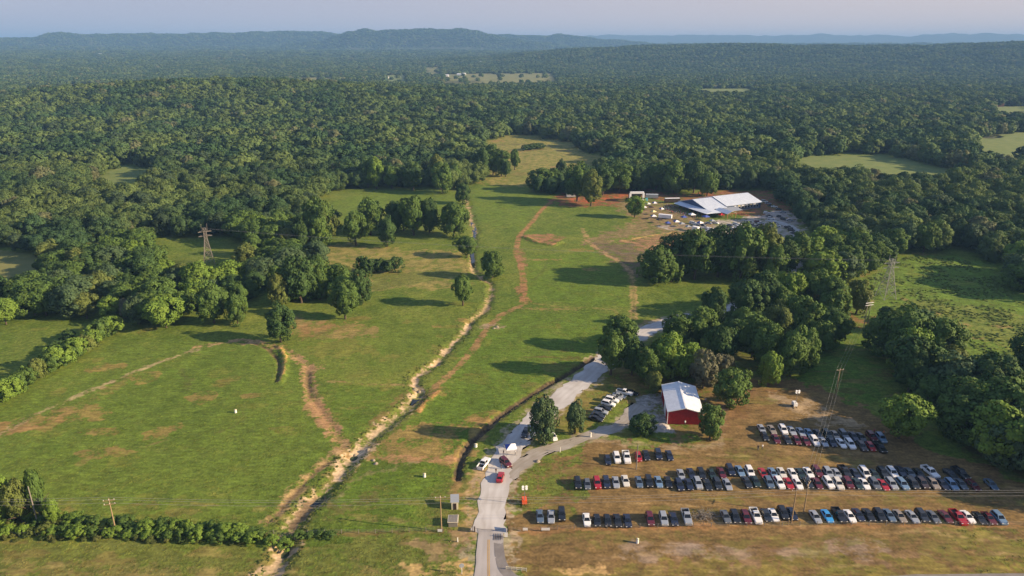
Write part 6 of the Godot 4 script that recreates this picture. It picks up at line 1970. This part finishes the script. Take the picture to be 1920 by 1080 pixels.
	for y in range(1, n.y - 1):
		for z in range(1, n.z - 1):
			for x in range(1, n.x - 1):
				var at := (y * n.z + z) * n.x + x
				var f0 := field[at] < 0
				for ax in 3:
					var go: int = [1, n.z * n.x, n.x][ax]
					if (field[at + go] < 0) == f0:
						continue
					var u: int = [n.z * n.x, n.x, 1][ax]
					var w: int = [n.x, 1, n.z * n.x][ax]
					var q := [at, at - u, at - u - w, at - w]
					if not (index.has(q[0]) and index.has(q[1]) and index.has(q[2]) and index.has(q[3])):
						continue
					var i := [index[q[0]], index[q[1]], index[q[2]], index[q[3]]]
					if not f0: i.reverse()
					s.i.append_array([i[0], i[1], i[2], i[0], i[2], i[3]])
	var st := SurfaceTool.new()
	st.create_from_arrays(arrays_of(s))
	st.generate_normals()
	return st.commit()

func people() -> void:
	var looks := [
		person_mesh("standing", Color(0.75, 0.75, 0.73), Color(0.06, 0.07, 0.1), Color(0.05, 0.035, 0.025)), person_mesh("standing", Color(0.03, 0.03, 0.035), Color(0.10, 0.12, 0.18), Color(0.06, 0.04, 0.03)),
		person_mesh("standing", Color(0.75, 0.16, 0.03), Color(0.05, 0.05, 0.06), Color(0.05, 0.035, 0.025)), person_mesh("standing", Color(0.45, 0.05, 0.07), Color(0.08, 0.09, 0.12), Color(0.08, 0.05, 0.03))]
	for a in [[Vector2(73.6, -176.97), 0, 0.3, "person in a white top walking on the grass before the far car row"], [Vector2(72.25, -176.69), 1, -0.2, "person in dark clothes walking on the grass before the far car row"], [Vector2(-2.47, -173.87), 1, 1.2, "person in dark clothes standing left of the pop-up canopy"],
			[Vector2(0.93, -173.87), 0, 2.0, "person in a white top standing under the pop-up canopy"], [Vector2(-2.99, -166.89), 1, 1.6, "person in dark clothes standing at the maroon SUV's side"], [Vector2(-4.44, -164.83), 1, 0.5, "person in dark clothes standing in the road behind the red sedan"], [Vector2(113.11, -184.67), 2, 0.8, "person in an orange vest by the large bright tree"],
			[Vector2(64.19, -205.07), 0, 0.2, "person in a white top beside the barn's right wall"], [Vector2(64.93, -202.55), 1, 1.0, "person in dark clothes beside the utility buggy"], [Vector2(110.64, -185.59), 3, 0.4, "person in a red top behind the far car row"], [Vector2(54.06, -190.65), 0, 0.1, "person in a white top standing at the red barn's front wall"]]:
		single("person", looks[a[1]], mats["vertex_coloured"], a[3], "person", at_ground(a[0]), a[2], "people on the grounds")
	# the seated audience reads as one mass
	var crowd := Node3D.new()
	crowd.name = "crowd"
	crowd.set_meta("kind", "stuff")
	tag(crowd, "seated crowd on lawn chairs beside the pavilion lean-to", "crowd")
	add_child(crowd)
	var yard := pts([110.7, -505.4, 120.2, -509.1, 122.4, -484.5, 129.8, -471.4, 134.7, -462, 124.9, -466.7, 115.6, -477.9, 110.2, -491.3])
	var b := box_of(yard, 0.0)
	var tones := [[Color(0.5, 0.5, 0.52), Color(0.08, 0.1, 0.16)], [Color(0.06, 0.1, 0.3), Color(0.05, 0.05, 0.06)], [Color(0.4, 0.05, 0.06), Color(0.1, 0.1, 0.14)], [Color(0.03, 0.03, 0.035), Color(0.12, 0.12, 0.14)]]
	for k in 4:
		var mm := MultiMesh.new()
		mm.transform_format = MultiMesh.TRANSFORM_3D
		mm.mesh = person_mesh("sitting", tones[k][0], tones[k][1], Color(0.06, 0.04, 0.03))
		var list := []
		for j in 90:
			var p := b.position + Vector2(rng.randf() * b.size.x, rng.randf() * b.size.y)
			if Geometry2D.is_point_in_polygon(p, yard):
				list.append(p)
		mm.instance_count = list.size()
		for j in list.size():
			mm.set_instance_transform(j, Transform3D(Basis(Vector3.UP, -1.9 + rng.randf_range(-0.3, 0.3)), at_ground(list[j])))
		var o := MultiMeshInstance3D.new()
		o.name = "seated_people"
		o.multimesh = mm
		o.material_override = mats["vertex_coloured"]
		o.set_meta("kind", "stuff")
		crowd.add_child(o, true)
